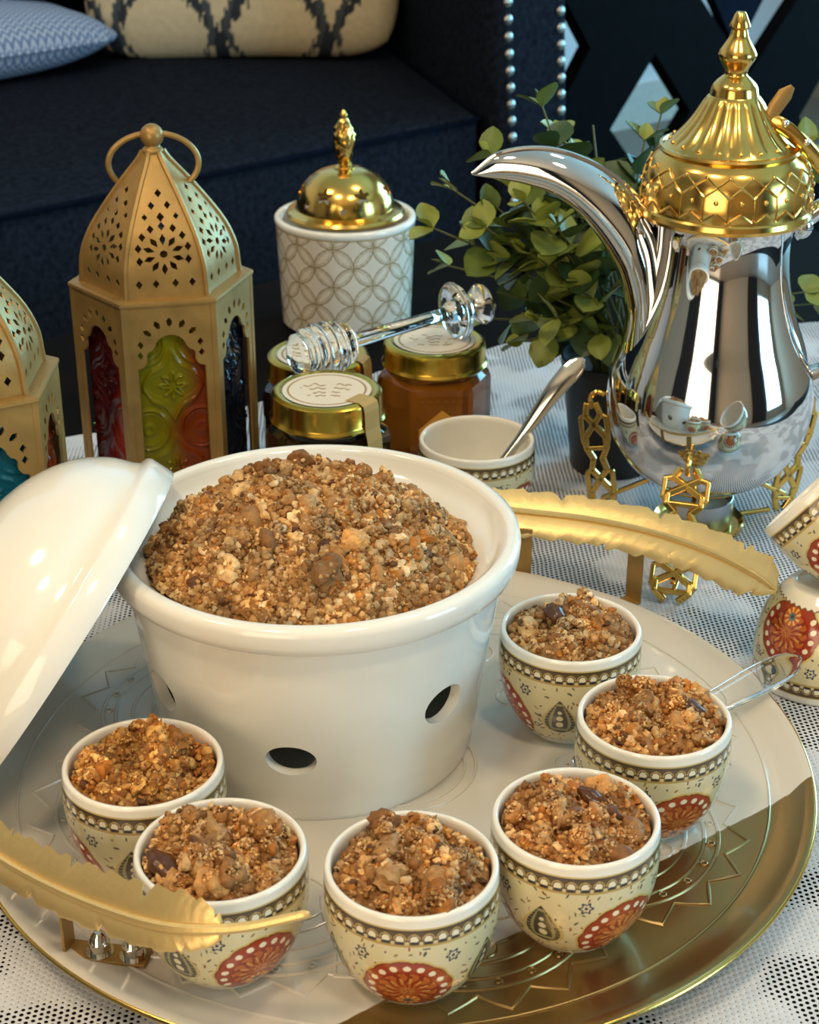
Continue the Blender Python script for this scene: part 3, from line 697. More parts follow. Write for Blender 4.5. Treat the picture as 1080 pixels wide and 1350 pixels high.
# ------------------------------------------------------------------ steel coffee pot on a gold burner stand
PC = (17.25, 91.0)
pot = thing('arabic_coffee_pot', 'mirror steel coffee pot with long beak spout and gold lid', 'coffee pot', W(PC[0], PC[1], 3.3))
bp_ = spl([(2.75, 0.0), (3.1, .12), (4.2, .85), (4.95, 1.75), (5.6, 3.1), (5.9, 4.9), (5.75, 6.5), (5.22, 8.2), (4.55, 9.9), (4.0, 11.8), (3.76, 13.7), (3.82, 15.2), (4.15, 16.2)], 8).tolist()
MB().add(*lathe([(0, .1), (2.5, .1), (2.6, 0)]+bp_, 128)).obj('pot_body', M['steel'], pot, angle=60)
gl = [(4.55, 15.95), (4.7, 16.0), (4.76, 16.2), (4.7, 16.45), (4.6, 16.55)]+spl([(4.6, 16.6), (4.64, 17.3), (4.5, 18.2), (4.15, 19.0), (3.72, 19.45)], 6).tolist() \
    + [(3.78, 19.5), (3.84, 19.62), (3.76, 19.76), (3.6, 19.78), (3.55, 19.7)]+spl([(3.5, 19.72), (2.9, 20.15), (2.25, 20.9), (1.75, 21.7), (1.4, 22.35)], 6).tolist() \
    + [(1.3, 22.42)]+spl([(1.3, 22.45), (1.16, 22.95), (.75, 23.35), (.6, 23.5), (.66, 23.8), (.98, 24.35), (.95, 24.7), (.55, 25.35), (.42, 25.8)], 5).tolist()+[(.55, 25.95), (.55, 26.02), (.3, 26.6), (.22, 26.7), (0, 26.72)]
def flute(R, Z, t):
    k = np.clip((Z-19.8)/.25, 0, 1)*np.clip((22.35-Z)/.3, 0, 1)
    return R*(1+.045*k*np.abs(np.sin(9*t)))
gp = MB().add(*lathe(gl, 216, flute)).obj('pot_lid', M['gold'], pot, angle=30)
em = MB()
def lidr(z): return float(np.interp(z, [16.6, 17.3, 18.2, 19.0, 19.45], [4.6, 4.64, 4.5, 4.15, 3.72]))
def ringline(zf, r, n=352):
    t = np.arange(n)*2*PI/n; P = np.array([((lidr(zf(a))+.01)*math.cos(a), (lidr(zf(a))+.01)*math.sin(a), zf(a)) for a in t]); em.add(*tube(P, r, 6, closed=True))
tri = lambda x: 2*abs(2*(x % 1)-1)-1
NP = 22
ringline(lambda a: 18.75+.24*tri(a*NP/2/PI), .075)
ringline(lambda a: 18.25+.26*tri(a*NP/2/PI+.5), .075)
ringline(lambda a: 16.95+.24*tri(a*NP/2/PI+.5), .075)
for k in range(NP):
    a = k*2*PI/NP
    em.add(*tube([((lidr(z)+.01)*math.cos(a), (lidr(z)+.01)*math.sin(a), z) for z in np.linspace(16.75, 18.0, 6)], .05, 6))
    for aa, z, r in ((a+PI/NP, 17.75, .15), (a, 18.95, .12)):
        em.add(*sphere((lidr(z)*math.cos(aa), lidr(z)*math.sin(aa), z), r, 10, 6))
for k in range(18):
    a = (k+.5)*PI/9; z = 20.0; r = 3.2; em.add(*sphere((r*math.cos(a), r*math.sin(a), z), .12, 8, 6))
em.obj('embossing', M['gold'], gp)
# spout
up_ = spl([(3.37, 21.42), (4.9, 22.5), (7.35, 22.75), (9.84, 22.0), (11.98, 20.55), (13.3, 18.8), (14.1, 16.7), (14.6, 14.0), (14.9, 11.5)], 8)
lo_ = spl([(3.37, 21.36), (6.18, 20.87), (8.28, 20.03), (10.0, 18.4), (11.5, 16.0), (12.15, 13.56), (12.0, 11.5), (11.8, 9.6), (12.4, 8.0)], 8)
m_ = len(up_); V = []; K = 20
for i in range(m_):
    t = i/(m_-1); w = 1.75*min(1, (t/.55))**.8+.04
    for j in range(K):
        a = 2*PI*j/K; c = (math.cos(a)+1)/2                      # 1 at the upper edge, 0 at the lower edge
        x = lo_[i][0]+(up_[i][0]-lo_[i][0])*c; z = lo_[i][1]+(up_[i][1]-lo_[i][1])*c
        y = w*math.sin(a)*(1-.35*math.cos(a)*.6)*abs(math.sin(a))**.15
        V.append((x-PC[0], y, z-3.3))
F = [(i*K+j, i*K+(j+1) % K, (i+1)*K+(j+1) % K, (i+1)*K+j) for i in range(m_-1) for j in range(K)]+[tuple(range(K))[::-1]]
MB().add(V, F).obj('spout', M['steel'], pot, angle=70)
MB().add(*tube(np.c_[up_[:, 0]-PC[0], 0*up_[:, 0], up_[:, 1]-3.25], np.interp(np.arange(m_), [0, 8, m_], [.05, .14, .14]), 8)).obj('spout_rim', M['steel'], pot)
hp = spl([(3.7, 0, 15.0), (4.6, .0, 15.7), (5.9, 0, 16.6), (7.6, 0, 16.6), (9.0, 0, 14.6), (9.2, 0, 11.6), (8.2, 0, 8.6), (6.7, 0, 6.9), (5.5, 0, 6.2)], 7)
hd = MB().add(*tube(hp, np.interp(np.linspace(0, 1, len(hp)), [0, .1, .3, .6, .9, 1], [.75, .5, .5, .62, .5, .7]), 14)).obj('handle', M['steel'], pot)
MB().add(*sphere((4.25, -.35, 15.3), (.62, .62, .7))).obj('handle_boss', M['steel'], pot)
strap = spl([(1.9, -.7, 21.15), (2.6, -.9, 20.9), (3.6, -.9, 20.1), (4.7, -.6, 19.0), (5.6, -.2, 17.9), (6.2, 0, 16.9)], 6)
MB().add(*tube(strap, .42, 10, ry=.13)).obj('hinge_strap', M['gold'], pot)
MB().add(*sphere((2.65, -1.0, 21.1), .2)).add(*sphere((3.9, -.95, 20.1), .2)).obj('hinge_rivet', M['steel'], pot)
MB().add(*tube([(1.75, -.75, 21.1), (2.1, -.75, 21.9), (2.55, -.75, 22.6), (2.9, -.75, 23.0)], [.28, .42, .42, .15], 10, ry=[.1, .12, .12, .06])).obj('thumb_lever', M['brass'], pot)

st = thing('burner_stand', 'gold lattice burner stand carrying the steel coffee pot', 'stand', W(PC[0], PC[1], .04))
MB().add(*torus2(2.45, .2, 48, 10, z=3.14)).obj('support_ring', M['gold'], st)
MB().add(*lathe([(0, 0), (2.35, 0), (2.6, .12), (2.7, .5), (2.62, .62), (2.5, .5), (2.35, .28), (0, .25)], 48)).obj('candle_dish', M['gold'], st)
def bar(a, b, w, d, mb):
    a, b = np.array(a, float), np.array(b, float); t = b-a; l = np.linalg.norm(t); t /= l
    V, F = bevel_box(0, 0, 0, l+w*.6, w, d, .06)
    q = Vector(t).to_track_quat('X', 'Z').to_matrix().to_4x4(); q.translation = Vector((a+b)/2); mb.add(V, F, q)
def lattice_leg(az, foot, top, zt, rings, w=.75, tang=0.0):
    mb = MB(); ca, sa = math.cos(az), math.sin(az)
    ax_ = np.array([top-foot, zt]); L_ = np.linalg.norm(ax_); ax_ = ax_/L_; pr = np.array([-ax_[1], ax_[0]])
    def pt(u, v): q = np.array([foot, .2])+ax_*u*(L_)+pr*v*(1-tang); return (q[0]*ca-sa*v*tang, q[0]*sa+ca*v*tang, max(.18, q[1]))
    for k in range(rings):                                        # crossing straps linked into stars
        U_ = lambda t: (k+t)/rings
        for sg in (-1, 1):
            pl_ = [pt(U_(0), sg*w*.45), pt(U_(.2), sg*w), pt(U_(.4), sg*w), pt(U_(.8), -sg*w*.75), pt(U_(1), -sg*w*.45)]
            for a, b in zip(pl_[:-1], pl_[1:]): bar(a, b, .3, .36, mb)
            pl_ = [pt(U_(.2), sg*w), pt(U_(.35), sg*w*1.25), pt(U_(.75), sg*w*1.25), pt(U_(.8), sg*w*.75)]
            for a, b in zip(pl_[:-1], pl_[1:]): bar(a, b, .26, .3, mb)
        bar(pt(U_(.2), -w), pt(U_(.2), w), .26, .3, mb)
    bar(pt(.14, 0), (2.45*ca, 2.45*sa, 3.06), .3, .26, mb)
    bar((2.5*ca, 2.5*sa, .3), (max(foot-.8, 2.9)*ca, max(foot-.8, 2.9)*sa, .25), .3, .24, mb)
    mb.obj('lattice_leg', M['gold'], st, smooth=False)
    MB().add(*tube(spl([pt(.96, 0), ((top+.1)*ca, (top+.1)*sa, zt+.55), ((top-.25)*ca, (top-.25)*sa, zt+.95), (6.0*ca, 6.0*sa, zt+.85)], 4), .16, 8)).obj('hook', M['gold'], st)
lattice_leg(math.atan2(-9.6, -3.0), 9.9, 6.6, 6.4, 3, .95, 1.0)
lattice_leg(math.radians(166), 5.6, 6.75, 7.0, 2, .6)
lattice_leg(math.radians(20), 5.6, 6.75, 7.0, 2, .6)
tl = thing('tealight', 'silver tealight under the steel coffee pot', 'candle', W(PC[0], PC[1], .32))
MB().add(*lathe([(0, 0), (1.9, 0), (1.95, .1), (1.95, 1.75), (1.9, 1.78), (1.87, 1.7), (1.87, .2), (0, .2)], 40)).obj('cup', M['tin'], tl)
MB().add(*lathe([(0, .21), (1.84, .21), (1.84, 1.15), (.1, 1.2), (.07, 1.55), (0, 1.55)], 32)).obj('wax', M['wax'], tl)

# ------------------------------------------------------------------ honey jars and glass dipper
def scrib(n, bg, ink, rim=None, seed=1):
    """flat print of a round label: thin unreadable script strokes"""
    rs = np.random.default_rng(seed)
    def f(x, y):
        C = np.tile(np.array(lin(*bg)), (len(x), 1)); r = np.hypot(x, y); i = np.array(lin(*ink))
        for yy, w, amp, fr in ((.25, .55, .10, 17), (.05, .62, .07, 23), (-.18, .3, .05, 29), (-.36, .42, .03, 37)):
            k = (np.abs(y-yy-amp*np.sin(x*fr)*np.cos(x*fr*.37+seed)) < .03) & (np.abs(x) < w) & (np.sin(x*fr*.5+seed*2) > -.55); C[k] = i
        C[(np.abs(r-.88) < .025)] = i
        return C
    return f
def disc_grid(R, paint, n=44):
    V = [(0, 0, 0)]; F = []; na = n*3
    for i in range(1, n+1):
        for j in range(na): a = 2*PI*j/na; V.append((R*i/n*math.cos(a), R*i/n*math.sin(a), 0))
    F = [(0, 1+j, 1+(j+1) % na) for j in range(na)]
    F += [(1+(i-1)*na+j, 1+i*na+j, 1+i*na+(j+1) % na, 1+(i-1)*na+(j+1) % na) for i in range(1, n) for j in range(na)]
    V = np.array(V); return V, F, paint(V[:, 0]/R, V[:, 1]/R)
def jar(x, y, h, rz, gm, label, seed, seal_az=None, front=None):
    j = thing('honey_jar', label, 'jar', W(x, y, .05), (0, 0, 0), 'honey jars')
    k = h/8.3; R = 3.72; rows = []
    for r, z in ((R-.35, 0), (R-.08, .2), (R, .5), (R, 5.7), (R-.15, 6.05), (R-.7, 6.35), (3.0, 6.6), (2.95, 7.2)):
        ring = []
        for q in range(6):
            a0 = rz+q*PI/3; c0 = np.array([math.cos(a0), math.sin(a0)]); c1 = np.array([math.cos(a0+PI/3), math.sin(a0+PI/3)])
            for t in (.06, .35, .65, .94):
                pnt = c0*(1-t)+c1*t; b = np.clip((z-5.9)/.7, 0, 1); pn = pnt/np.linalg.norm(pnt); pnt = (pnt*(1-b)+pn*b)*r; ring.append((pnt[0], pnt[1], z*k))
        rows.append(ring)
    n = 24; V = [p for r in rows for p in r]; F = [(i*n+q, i*n+(q+1) % n, (i+1)*n+(q+1) % n, (i+1)*n+q) for i in range(len(rows)-1) for q in range(n)]+[tuple(range(n))[::-1], tuple((len(rows)-1)*n+q for q in range(n))]
    MB().add(V, F).obj('glass_body', gm, j, angle=25)
    l0 = 6.75*k; hh = h-l0
    ld = MB().add(*lathe([(2.9, l0-.02), (3.28, l0-.02), (3.36, l0+.1), (3.28, l0+.25), (3.22, l0+.35), (3.22, h-.4), (3.16, h-.15), (2.95, h), (2.75, h), (2.65, h-.06), (0, h-.06)], 72)).obj('lid', M['goldlid'], j)
    V, F, C = disc_grid(2.55, scrib(0, (224, 214, 196), (150, 118, 70), seed=seed)); V = V+np.array([0, 0, h-.04])
    link('lid_label', mesh_data('lid_label', V, F, M['paper'], cols=C, smooth=False), j)
    if seal_az is not None:                                        # paper seal from lid top down the side
        ca, sa = math.cos(seal_az), math.sin(seal_az); pth = [(1.9, h-.02), (2.9, h+.03), (3.2, h-.12), (3.3, h-.5), (3.34, l0+.1), (3.5, l0-.6), (3.62, l0-2.2)]
        V = []; F = []
        for r, z in pth:
            for s_ in (-.62, .62): V.append((r*ca-s_*sa, r*sa+s_*ca, z))
        V += [(v[0]+.03*ca, v[1]+.03*sa, v[2]+.03) for v in V]; n = len(pth)*2
        for i in range(len(pth)-1): F += [(2*i, 2*i+1, 2*i+3, 2*i+2), (n+2*i+2, n+2*i+3, n+2*i+1, n+2*i), (2*i, 2*i+2, n+2*i+2, n+2*i), (2*i+1, n+2*i+1, n+2*i+3, 2*i+3)]
        MB().add(V, F).obj('paper_seal', M['seal'], j, smooth=False)
    if front is not None:                                          # five-sided paper label on one face
        az = rz+PI/6+front*PI/3; ap = R*math.cos(PI/6)+.03; ca, sa = math.cos(az), math.sin(az)
        outl = [(-1.45, .6), (1.45, .6), (1.45, 3.6), (0, 4.8), (-1.45, 3.6)]
        P, T = tri2d(outl, (), .09)
        V = [(ap*ca-u*sa, ap*sa+u*ca, v) for u, v in P]
        C = np.tile(np.array(lin(224, 160, 62)), (len(P), 1)); ink = np.array(lin(92, 52, 20))
        for vv, w in ((3.5, .6), (3.15, .8), (2.6, .9), (2.2, .7), (1.8, .8)):
            kk = (np.abs(P[:, 1]-vv-.09*np.sin(P[:, 0]*13)) < .07) & (np.abs(P[:, 0]) < w) & (np.sin(P[:, 0]*7+vv*3) > -.5); C[kk] = ink
        link('front_label', mesh_data('front_label', V, T.tolist(), M['amberlabel'], cols=C, smooth=False), j)
    return j
jar(1.57, 100.4, 8.3, math.radians(8), M['honey'], 'amber honey jar with gold lid and five-sided label', 1, None, 4)
jar(-4.73, 90.5, 9.0, math.radians(2), M['darkhoney'], 'dark honey jar with gold lid and paper seal, right behind the big bowl', 2, math.radians(-38))
jar(-5.7, 99.6, 7.7, math.radians(20), M['darkhoney'], 'dark honey jar under the head of the glass dipper, before the patterned burner', 3, math.radians(-20))
da_ = Vector((-5.25, 95.35, 9.55)); db_ = Vector((2.85, 100.5, 10.13)); dv = (db_-da_).normalized(); dl = (db_-da_).length
hp_ = [(0, -2.1), (.7, -2.05), (1.05, -1.85)]
for k in range(6):
    w = -1.7+k*.62; R_ = [1.35, 1.55, 1.65, 1.62, 1.5, 1.25][k]; hp_ += [(R_-.22, w-.05), (R_, w+.08), (R_+.04, w+.25), (R_, w+.42), (R_-.22, w+.54)]
hp_ += [(.7, 2.05), (.45, 2.2), (.42, dl-1.0), (.55, dl-.7), (.7, dl-.45), (.75, dl-.25), (1.2, dl-.2), (1.75, dl-.12), (1.86, dl+.05), (1.75, dl+.2), (1.1, dl+.28), (.75, dl+.4), (.6, dl+.8), (.65, dl+1.1), (1.0, dl+1.5), (1.3, dl+1.9), (1.25, dl+2.1), (.8, dl+2.25), (0, dl+2.3)]
tag(MB().add(*lathe(hp_, 56)).obj('honey_dipper', M['glass'], loc=W(*da_), rot=dv.to_track_quat('Z', 'Y').to_euler(), angle=50), 'clear glass honey dipper lying across the jar lids', 'honey dipper')

# ------------------------------------------------------------------ incense burner
ce = thing('incense_burner', 'white incense burner with gold circle pattern and pierced gold dome', 'incense burner', W(-4.9, 126.5, .01))
NA2, NZ2 = 620, 150
zz = np.linspace(.35, 8.15, NZ2); rr = 4.98+.37*(zz/8.5)
th = np.arange(NA2)*2*PI/NA2; A, Z = np.meshgrid(th, zz)
nper = 11; a_ = 2*PI*5.2/nper; u = A*5.2; v = Z
x = (u+v)/math.sqrt(2); y = (v-u)/math.sqrt(2); al = a_/math.sqrt(2)*1.0
C = np.empty(A.shape+(3,)); C[:] = lin(226, 218, 204)
for i in (0, 1):
    for j in (0, 1):
        dx = ((x/al+.5*0) % 1-i)*al; dy = ((y/al) % 1-j)*al; r = np.hypot(dx, dy)
        for q in (.0,): C[np.abs(r-al/math.sqrt(2)) < .05] = lin(150, 128, 88); C[np.abs(r-al/math.sqrt(2)+.17) < .03] = lin(176, 156, 116)
C[Z > 8.0] = lin(168, 140, 80)
V, F = lathe(np.stack([rr, zz], -1), NA2)
link('printed_wall', mesh_data('printed_wall', V, F, M['cupglaze'], cols=C.reshape(-1, 3)), ce)
MB().add(*lathe([(5.33, 8.1), (5.4, 8.25), (5.4, 8.5), (5.3, 8.62), (5.0, 8.64), (4.85, 8.5), (4.85, 1.0), (0, .9), (0, 0), (4.3, 0), (4.7, .08), (4.95, .3), (4.99, .4)], 96)).obj('body', M['porcelain'], ce, angle=50)
MB().add(*lathe([(4.2, 8.55), (4.5, 8.62), (4.55, 8.8), (4.4, 9.0), (4.0, 9.08), (3.75, 9.2), (3.72, 9.1), (4.1, 8.7)], 80)).obj('lid_flange', M['gold'], ce)
domp = spl([(3.72, 9.1), (3.66, 9.7), (3.35, 10.6), (2.7, 11.4), (1.7, 12.0), (.6, 12.2)], 10); dacc = np.r_[0, np.cumsum(np.linalg.norm(np.diff(domp, axis=0), axis=1))]
def star(cx, cy, r): return [(cx+(r*(.72+.28*math.cos(5*a)))*math.cos(a+.5*PI), cy+(r*(.72+.28*math.cos(5*a)))*math.sin(a+.5*PI)) for a in np.arange(30)*2*PI/30]
UU = 3.3
hs_ = [star((k+.5)*2*PI*UU/7, 1.75, .68) for k in range(7)]+[star(((k+1)*2*PI*UU/7) % (2*PI*UU-.01), .72, .3) for k in range(6)]
def domf(off):
    def f(u, v):
        r = float(np.interp(v, dacc, domp[:, 0])); z = float(np.interp(v, dacc, domp[:, 1])); a = u/UU+math.radians(115.5); k = 1-off/3.7
        return (r*k*math.cos(a), r*k*math.sin(a), 9.1+(z-9.1)*k)
    return f
MB().add(*panel([(0, 0), (2*PI*UU, 0), (2*PI*UU, dacc[-1]), (0, dacc[-1])], hs_, domf(0), domf(.12), .3)).obj('pierced_dome', M['gold'], ce, angle=40)
MB().add(*lathe([(.75, 12.05), (.8, 12.25), (.5, 12.45), (0, 12.45)], 24)).obj('finial_collar', M['gold'], ce)
fv_, ff_ = lathe(spl([(.0, 12.3), (.42, 12.4), (.5, 12.7), (.68, 13.3), (.82, 14.2), (.72, 15.1), (.42, 15.7), (.3, 15.9), (.26, 16.2), (.1, 16.5), (0, 16.52)], 6), 40)
fv_ = np.array([np.array(p)*np.array([1+.25*noise.noise(Vector(p)*3.1), .8+.25*noise.noise(Vector(p)*3.1+Vector((5, 0, 0))), 1]) for p in fv_])
MB().add(fv_, ff_).obj('finial', M['gold'], ce)

# ------------------------------------------------------------------ pierced lanterns with coloured glass
LR = 5.3; LH = 13.85
dprof = spl([(4.62, 0), (4.55, .5), (4.42, 1.7), (3.85, 3.1), (2.9, 4.5), (1.8, 5.9), (.85, 7.0), (.5, 7.6)], 8); dac = np.r_[0, np.cumsum(np.linalg.norm(np.diff(dprof, axis=0), axis=1))]
def dia(x, y, r): return [(x-r*.75, y), (x, y-r), (x+r*.75, y), (x, y+r)]
def pet(cx, cy, a, r0, r1, w):
    rm = (r0+r1)/2; return [(cx+r*math.cos(a)-o*math.sin(a), cy+r*math.sin(a)+o*math.cos(a)) for r, o in ((r0, 0), (rm*.9, -w*.8), (rm*1.05, -w), (r1, 0), (rm*1.05, w), (rm*.9, w*.8))]
def lantern(x, y, delta, label, panes):
    L_ = thing('metal_lantern', label, 'lantern', W(x, y, .06), (0, 0, delta), 'pierced lanterns')
    Hx = lambda R, z: [(R*math.cos(k*PI/3), R*math.sin(k*PI/3), z) for k in range(6)]
    def hexring(rows, name, closed=False):
        V = [p for R, z in rows for p in Hx(R, z)]; n = len(rows); F = [(i*6+k, i*6+(k+1) % 6, (i+1)*6+(k+1) % 6, (i+1)*6+k) for i in range(n-1) for k in range(6)]
        if closed: F += [tuple(range(6))[::-1], tuple((n-1)*6+k for k in range(6))]
        return MB().add(V, F).obj(name, M['brass'], L_, smooth=False)
    hexring([(LR+.15, .0), (LR+.2, .1), (LR+.2, .45), (LR-.05, .6), (LR-.05, .62)], 'base', True)
    hexring([(LR-.4, LH-.22), (LR+.1, LH-.22), (LR+.14, LH-.1), (LR+.12, LH+.04), (LR-.1, LH+.08), (4.75, LH+.1), (4.5, LH+.1), (4.45, LH-.05)], 'top_plate')
    # side panels with arched openings and glass behind
    def arch():
        p = [(-1.95, 1.3), (1.95, 1.3), (1.95, 9.9), (1.6, 10.0), (1.42, 10.25)]
        p += [(1.05+.36*math.cos(a), 10.62+.36*math.sin(a)) for a in np.linspace(-.4, 1.5, 6)]
        p += [(.92*math.cos(a), 11.05+.85*math.sin(a)) for a in np.linspace(.18, PI-.18, 11)]
        p += [(-1.05-.36*math.cos(a), 10.62+.36*math.sin(a)) for a in np.linspace(1.5, -.4, 6)]
        return p+[(-1.42, 10.25), (-1.6, 10.0), (-1.95, 9.9)]
    holes = [arch()]
    for i, a in enumerate(np.linspace(-.15, PI+.15, 9)):
        r0, r1 = 1.42, 1.95
        if i in (0, 1, 7, 8): holes.append(dia(1.78*math.cos(a), 10.95+1.5*math.sin(a), .25))
        else: holes.append(pet(0, 10.95, a, r0, r1+.05, .17))
    out = [(-LR/2, .6), (LR/2, .6), (LR/2, LH-.05), (-LR/2, LH-.05)]
    ap = LR*math.cos(PI/6)
    def sm(k, off):
        a = PI/6+k*PI/3; ca, sa = math.cos(a), math.sin(a)
        def f(u, v): q = u*(1-off/ap); return ((ap-off)*ca-q*sa, (ap-off)*sa+q*ca, v)
        return f
    for k in range(6):
        pn = MB().add(*panel(out, holes, sm(k, 0), sm(k, .12))).obj('side_panel', M['brass'], L_, smooth=False)
        # embossed glass
        nu, nv = 60, 150; uu = np.linspace(-2.15, 2.15, nu); vv = np.linspace(.9, 12.2, nv); Ug, Vg = np.meshgrid(uu, vv)
        hgt = np.zeros_like(Ug)
        for cy_ in (3.2, 8.6):
            dd = np.abs(Ug)/1.85+np.abs(Vg-cy_)/2.2+.12*np.sin(np.abs(Ug)*3.2); hgt += .14*np.exp(-((dd-1)/.09)**2)+.06*np.exp(-((dd-.84)/.05)**2)
            r = np.hypot(Ug, Vg-cy_); p = np.arctan2(Vg-cy_, Ug); hgt += .12*np.exp(-((r-.55-.25*np.cos(8*p))/.13)**2)
        for cx_ in (-1.7, 1.7):
            for cy_ in (.7, 5.9, 11.2):
                r = np.hypot(Ug-cx_, Vg-cy_); hgt += .13*np.exp(-((r-1.25)/.1)**2)+.07*np.exp(-((r-1.0)/.06)**2)+.08*np.exp(-((r-.3)/.12)**2)
        f = sm(k, .45); Vv = np.array([f(a, b) for a, b in zip(Ug.ravel(), Vg.ravel())])
        az = PI/6+k*PI/3; Vv[:, 0] += hgt.ravel()*math.cos(az); Vv[:, 1] += hgt.ravel()*math.sin(az)
        i = np.arange(nv-1)[:, None]*nu; j = np.arange(nu-1)[None]; Fq = np.stack([i+j, i+j+1, i+nu+j+1, i+nu+j], -1).reshape(-1, 4)
        cc = panes(k, Ug.ravel(), Vg.ravel())
        link('glass_pane', mesh_data('glass_pane', Vv, Fq, M['pane'], cols=cc), pn)
        a = k*PI/3
        V = [];
        for z in (.55, LH-.1):
            for r, o in ((LR-.18, -.3), (LR+.02, -.24), (LR+.06, 0), (LR+.02, .24), (LR-.18, .3)):
                V.append((r*math.cos(a)-o*math.sin(a)-abs(o)*.5*math.cos(a), r*math.sin(a)+o*math.cos(a)-abs(o)*.5*math.sin(a), z))
        MB().add(V, [(q, q+1, q+6, q+5) for q in range(4)]+[(4, 0, 5, 9)]).obj('corner_post', M['brass'], L_, smooth=False)
    # dome: six curved pierced gores with ribs
    H0 = []; cy0 = 2.55
    H0.append(ell(0, cy0, .22, .22, 10))
    for k in range(10): H0.append(pet(0, cy0, k*PI/5+PI/10, .5, 1.2, .17))
    for k in range(9):
        a = PI/2+(k-4)*.46; r = 1.55; H0.append(dia(1.42*math.cos(a), cy0+.05+1.6*math.sin(a), .27))
    for k in (-1.5, -.55, .55, 1.5): H0.append(dia(k, .85, .26))
    for u, v, r in ((0, 4.75, .3), (-.45, 5.45, .26), (.45, 5.45, .26), (0, 6.2, .27), (-.88, 4.75, .22), (.88, 4.75, .22)): H0.append(dia(u, v, r))
    hw = lambda v: float(np.interp(v, dac, dprof[:, 0]))/2
    outl = [(-hw(v), v) for v in np.linspace(0, dac[-1], 15)]; outl = [(-a, b) for a, b in outl]+outl[::-1]
    outl = [(u, v) for u, v in outl]
    gore_ok = [h for h in H0 if all(abs(u) < hw(v)-.12 for u, v in h)]
    for k in range(6):
        a = PI/6+k*PI/3
        def gf(off):
            def f(u, v):
                r = float(np.interp(v, dac, dprof[:, 0]))*math.cos(PI/6)-off+.18*math.cos(min(1, abs(u)/max(hw(v), .01))*PI/2)*math.sin(min(1, v/dac[-1])*PI); z = LH+.05+float(np.interp(v, dac, dprof[:, 1]))
                return (r*math.cos(a)-u*math.sin(a), r*math.sin(a)+u*math.cos(a), z)
            return f
        MB().add(*panel(outl, gore_ok, gf(0), gf(.08), .42)).obj('dome_gore', M['brass'], L_, angle=25)
        b = k*PI/3
        MB().add(*tube([(r*1.0*math.cos(b), r*1.0*math.sin(b), LH+.05+z) for r, z in dprof[::3]], .17, 6)).obj('rib', M['brass'], L_)
    MB().add(*lathe(spl([(.55, 7.3), (.62, 7.55), (.45, 7.75), (.4, 7.9)], 4)+np.array([0, LH]), 20)).obj('neck', M['brass'], L_)
    MB().add(*sphere((0, 0, LH+8.35), .68, 20, 12)).obj('finial_ball', M['brass'], L_)
    ra = -delta+math.radians(8); rp = []
    for q in np.linspace(-.62*PI, 1.62*PI, 40)[::1]:
        pass
    rp = [(2.55*math.cos(q), 0, LH+6.75+1.75*math.sin(q)) for q in np.linspace(math.radians(-52), math.radians(232), 40)]
    cr, sr = math.cos(ra), math.sin(ra)
    MB().add(*tube([(px*cr, px*sr+.0, pz) for px, py, pz in rp], .17, 8)).obj('carry_ring', M['brass'], L_)
    return L_
def pane1(k, u, v):
    a = (12+30+60*k) % 360                     # facing azimuth of this side
    one = np.ones((len(u), 1))
    if a == 282: # towards the camera: yellow green running into orange
        t = np.clip((u*.9-(v-7)*.22+.15+.35*np.sin(v*1.3))/1.1, 0, 1)[:, None]; return np.array(lin(140, 132, 18))*(1-t)+np.array(lin(142, 58, 16))*t
    if a == 222:
        t = np.clip((u*.8-(v-6)*.25)/1.2, 0, 1)[:, None]; return np.array(lin(74, 12, 16))*(1-t)+np.array(lin(150, 40, 20))*t
    if a == 342:
        return one*np.array(lin(16, 26, 44))
    return one*np.array(lin(*{42: (150, 60, 20), 102: (170, 150, 30), 162: (20, 70, 90)}.get(a, (120, 60, 20))))
def pane2(k, u, v):
    a = (30+30+60*k) % 360
    if a == 300:
        return np.ones((len(u), 1))*np.array(lin(10, 96, 122))
    if a == 0: return np.ones((len(u), 1))*np.array(lin(132, 46, 18))
    return np.ones((len(u), 1))*np.array(lin(*{60: (30, 60, 90), 120: (150, 130, 30), 240: (150, 130, 30)}.get(a, (110, 30, 20))))
lantern(-14.6, 96.0, math.radians(12), 'gold pierced lantern with yellow and red glass, behind the big bowl', pane1)
l2 = lantern(-22.9, 80.1, math.radians(30), 'gold pierced lantern with teal and rust glass, behind the leaning lid', pane2)
MB().add(*tube(spl([(-2.0, -4.8, 9.2), (-1.2, -4.85, 8.2), (.2, -4.9, 7.0), (.9, -4.9, 6.9), (1.5, -4.85, 7.3), (2.0, -4.75, 7.2)], 6), .11, 8)).obj('door_latch', M['brass'], l2)

# ------------------------------------------------------------------ leafy plant in a black pot
pl = thing('potted_plant', 'bushy green artificial plant in a black pot behind the coffee pot', 'plant', W(12.9, 99.7, .05))
MB().add(*lathe([(0, 0), (2.45, 0), (2.55, .1), (3.3, 6.8), (3.4, 6.9), (3.45, 7.5), (3.3, 7.5), (3.2, 6.9), (0, 6.8)], 48)).obj('pot', M['blackpot'], pl, angle=50)
def leaf_mesh(name, m):
    V = []; F = []; rows = [(0, .06), (.1, .2), (.28, .42), (.5, .5), (.72, .42), (.9, .22), (1.0, .03)]
    for t, w in rows:
        for s_ in (-1, -.5, 0, .5, 1):
            V.append((t, w*s_*.86, .16*(w*s_)**2*2-.12*t*t+.02*abs(s_)))
    for i in range(len(rows)-1):
        for j in range(4): F.append((i*5+j, (i+1)*5+j, (i+1)*5+j+1, i*5+j+1))
    n = len(V); V += [(a, b, c-.03) for a, b, c in V]; F += [tuple(n+q for q in f[::-1]) for f in F[:]]
    return mesh_data(name, V, F, m, angle=60)
LM = [leaf_mesh('leaf', M[k]) for k in ('leafA', 'leafB', 'leafC')]
rl = random.Random(21); nleaf = 0
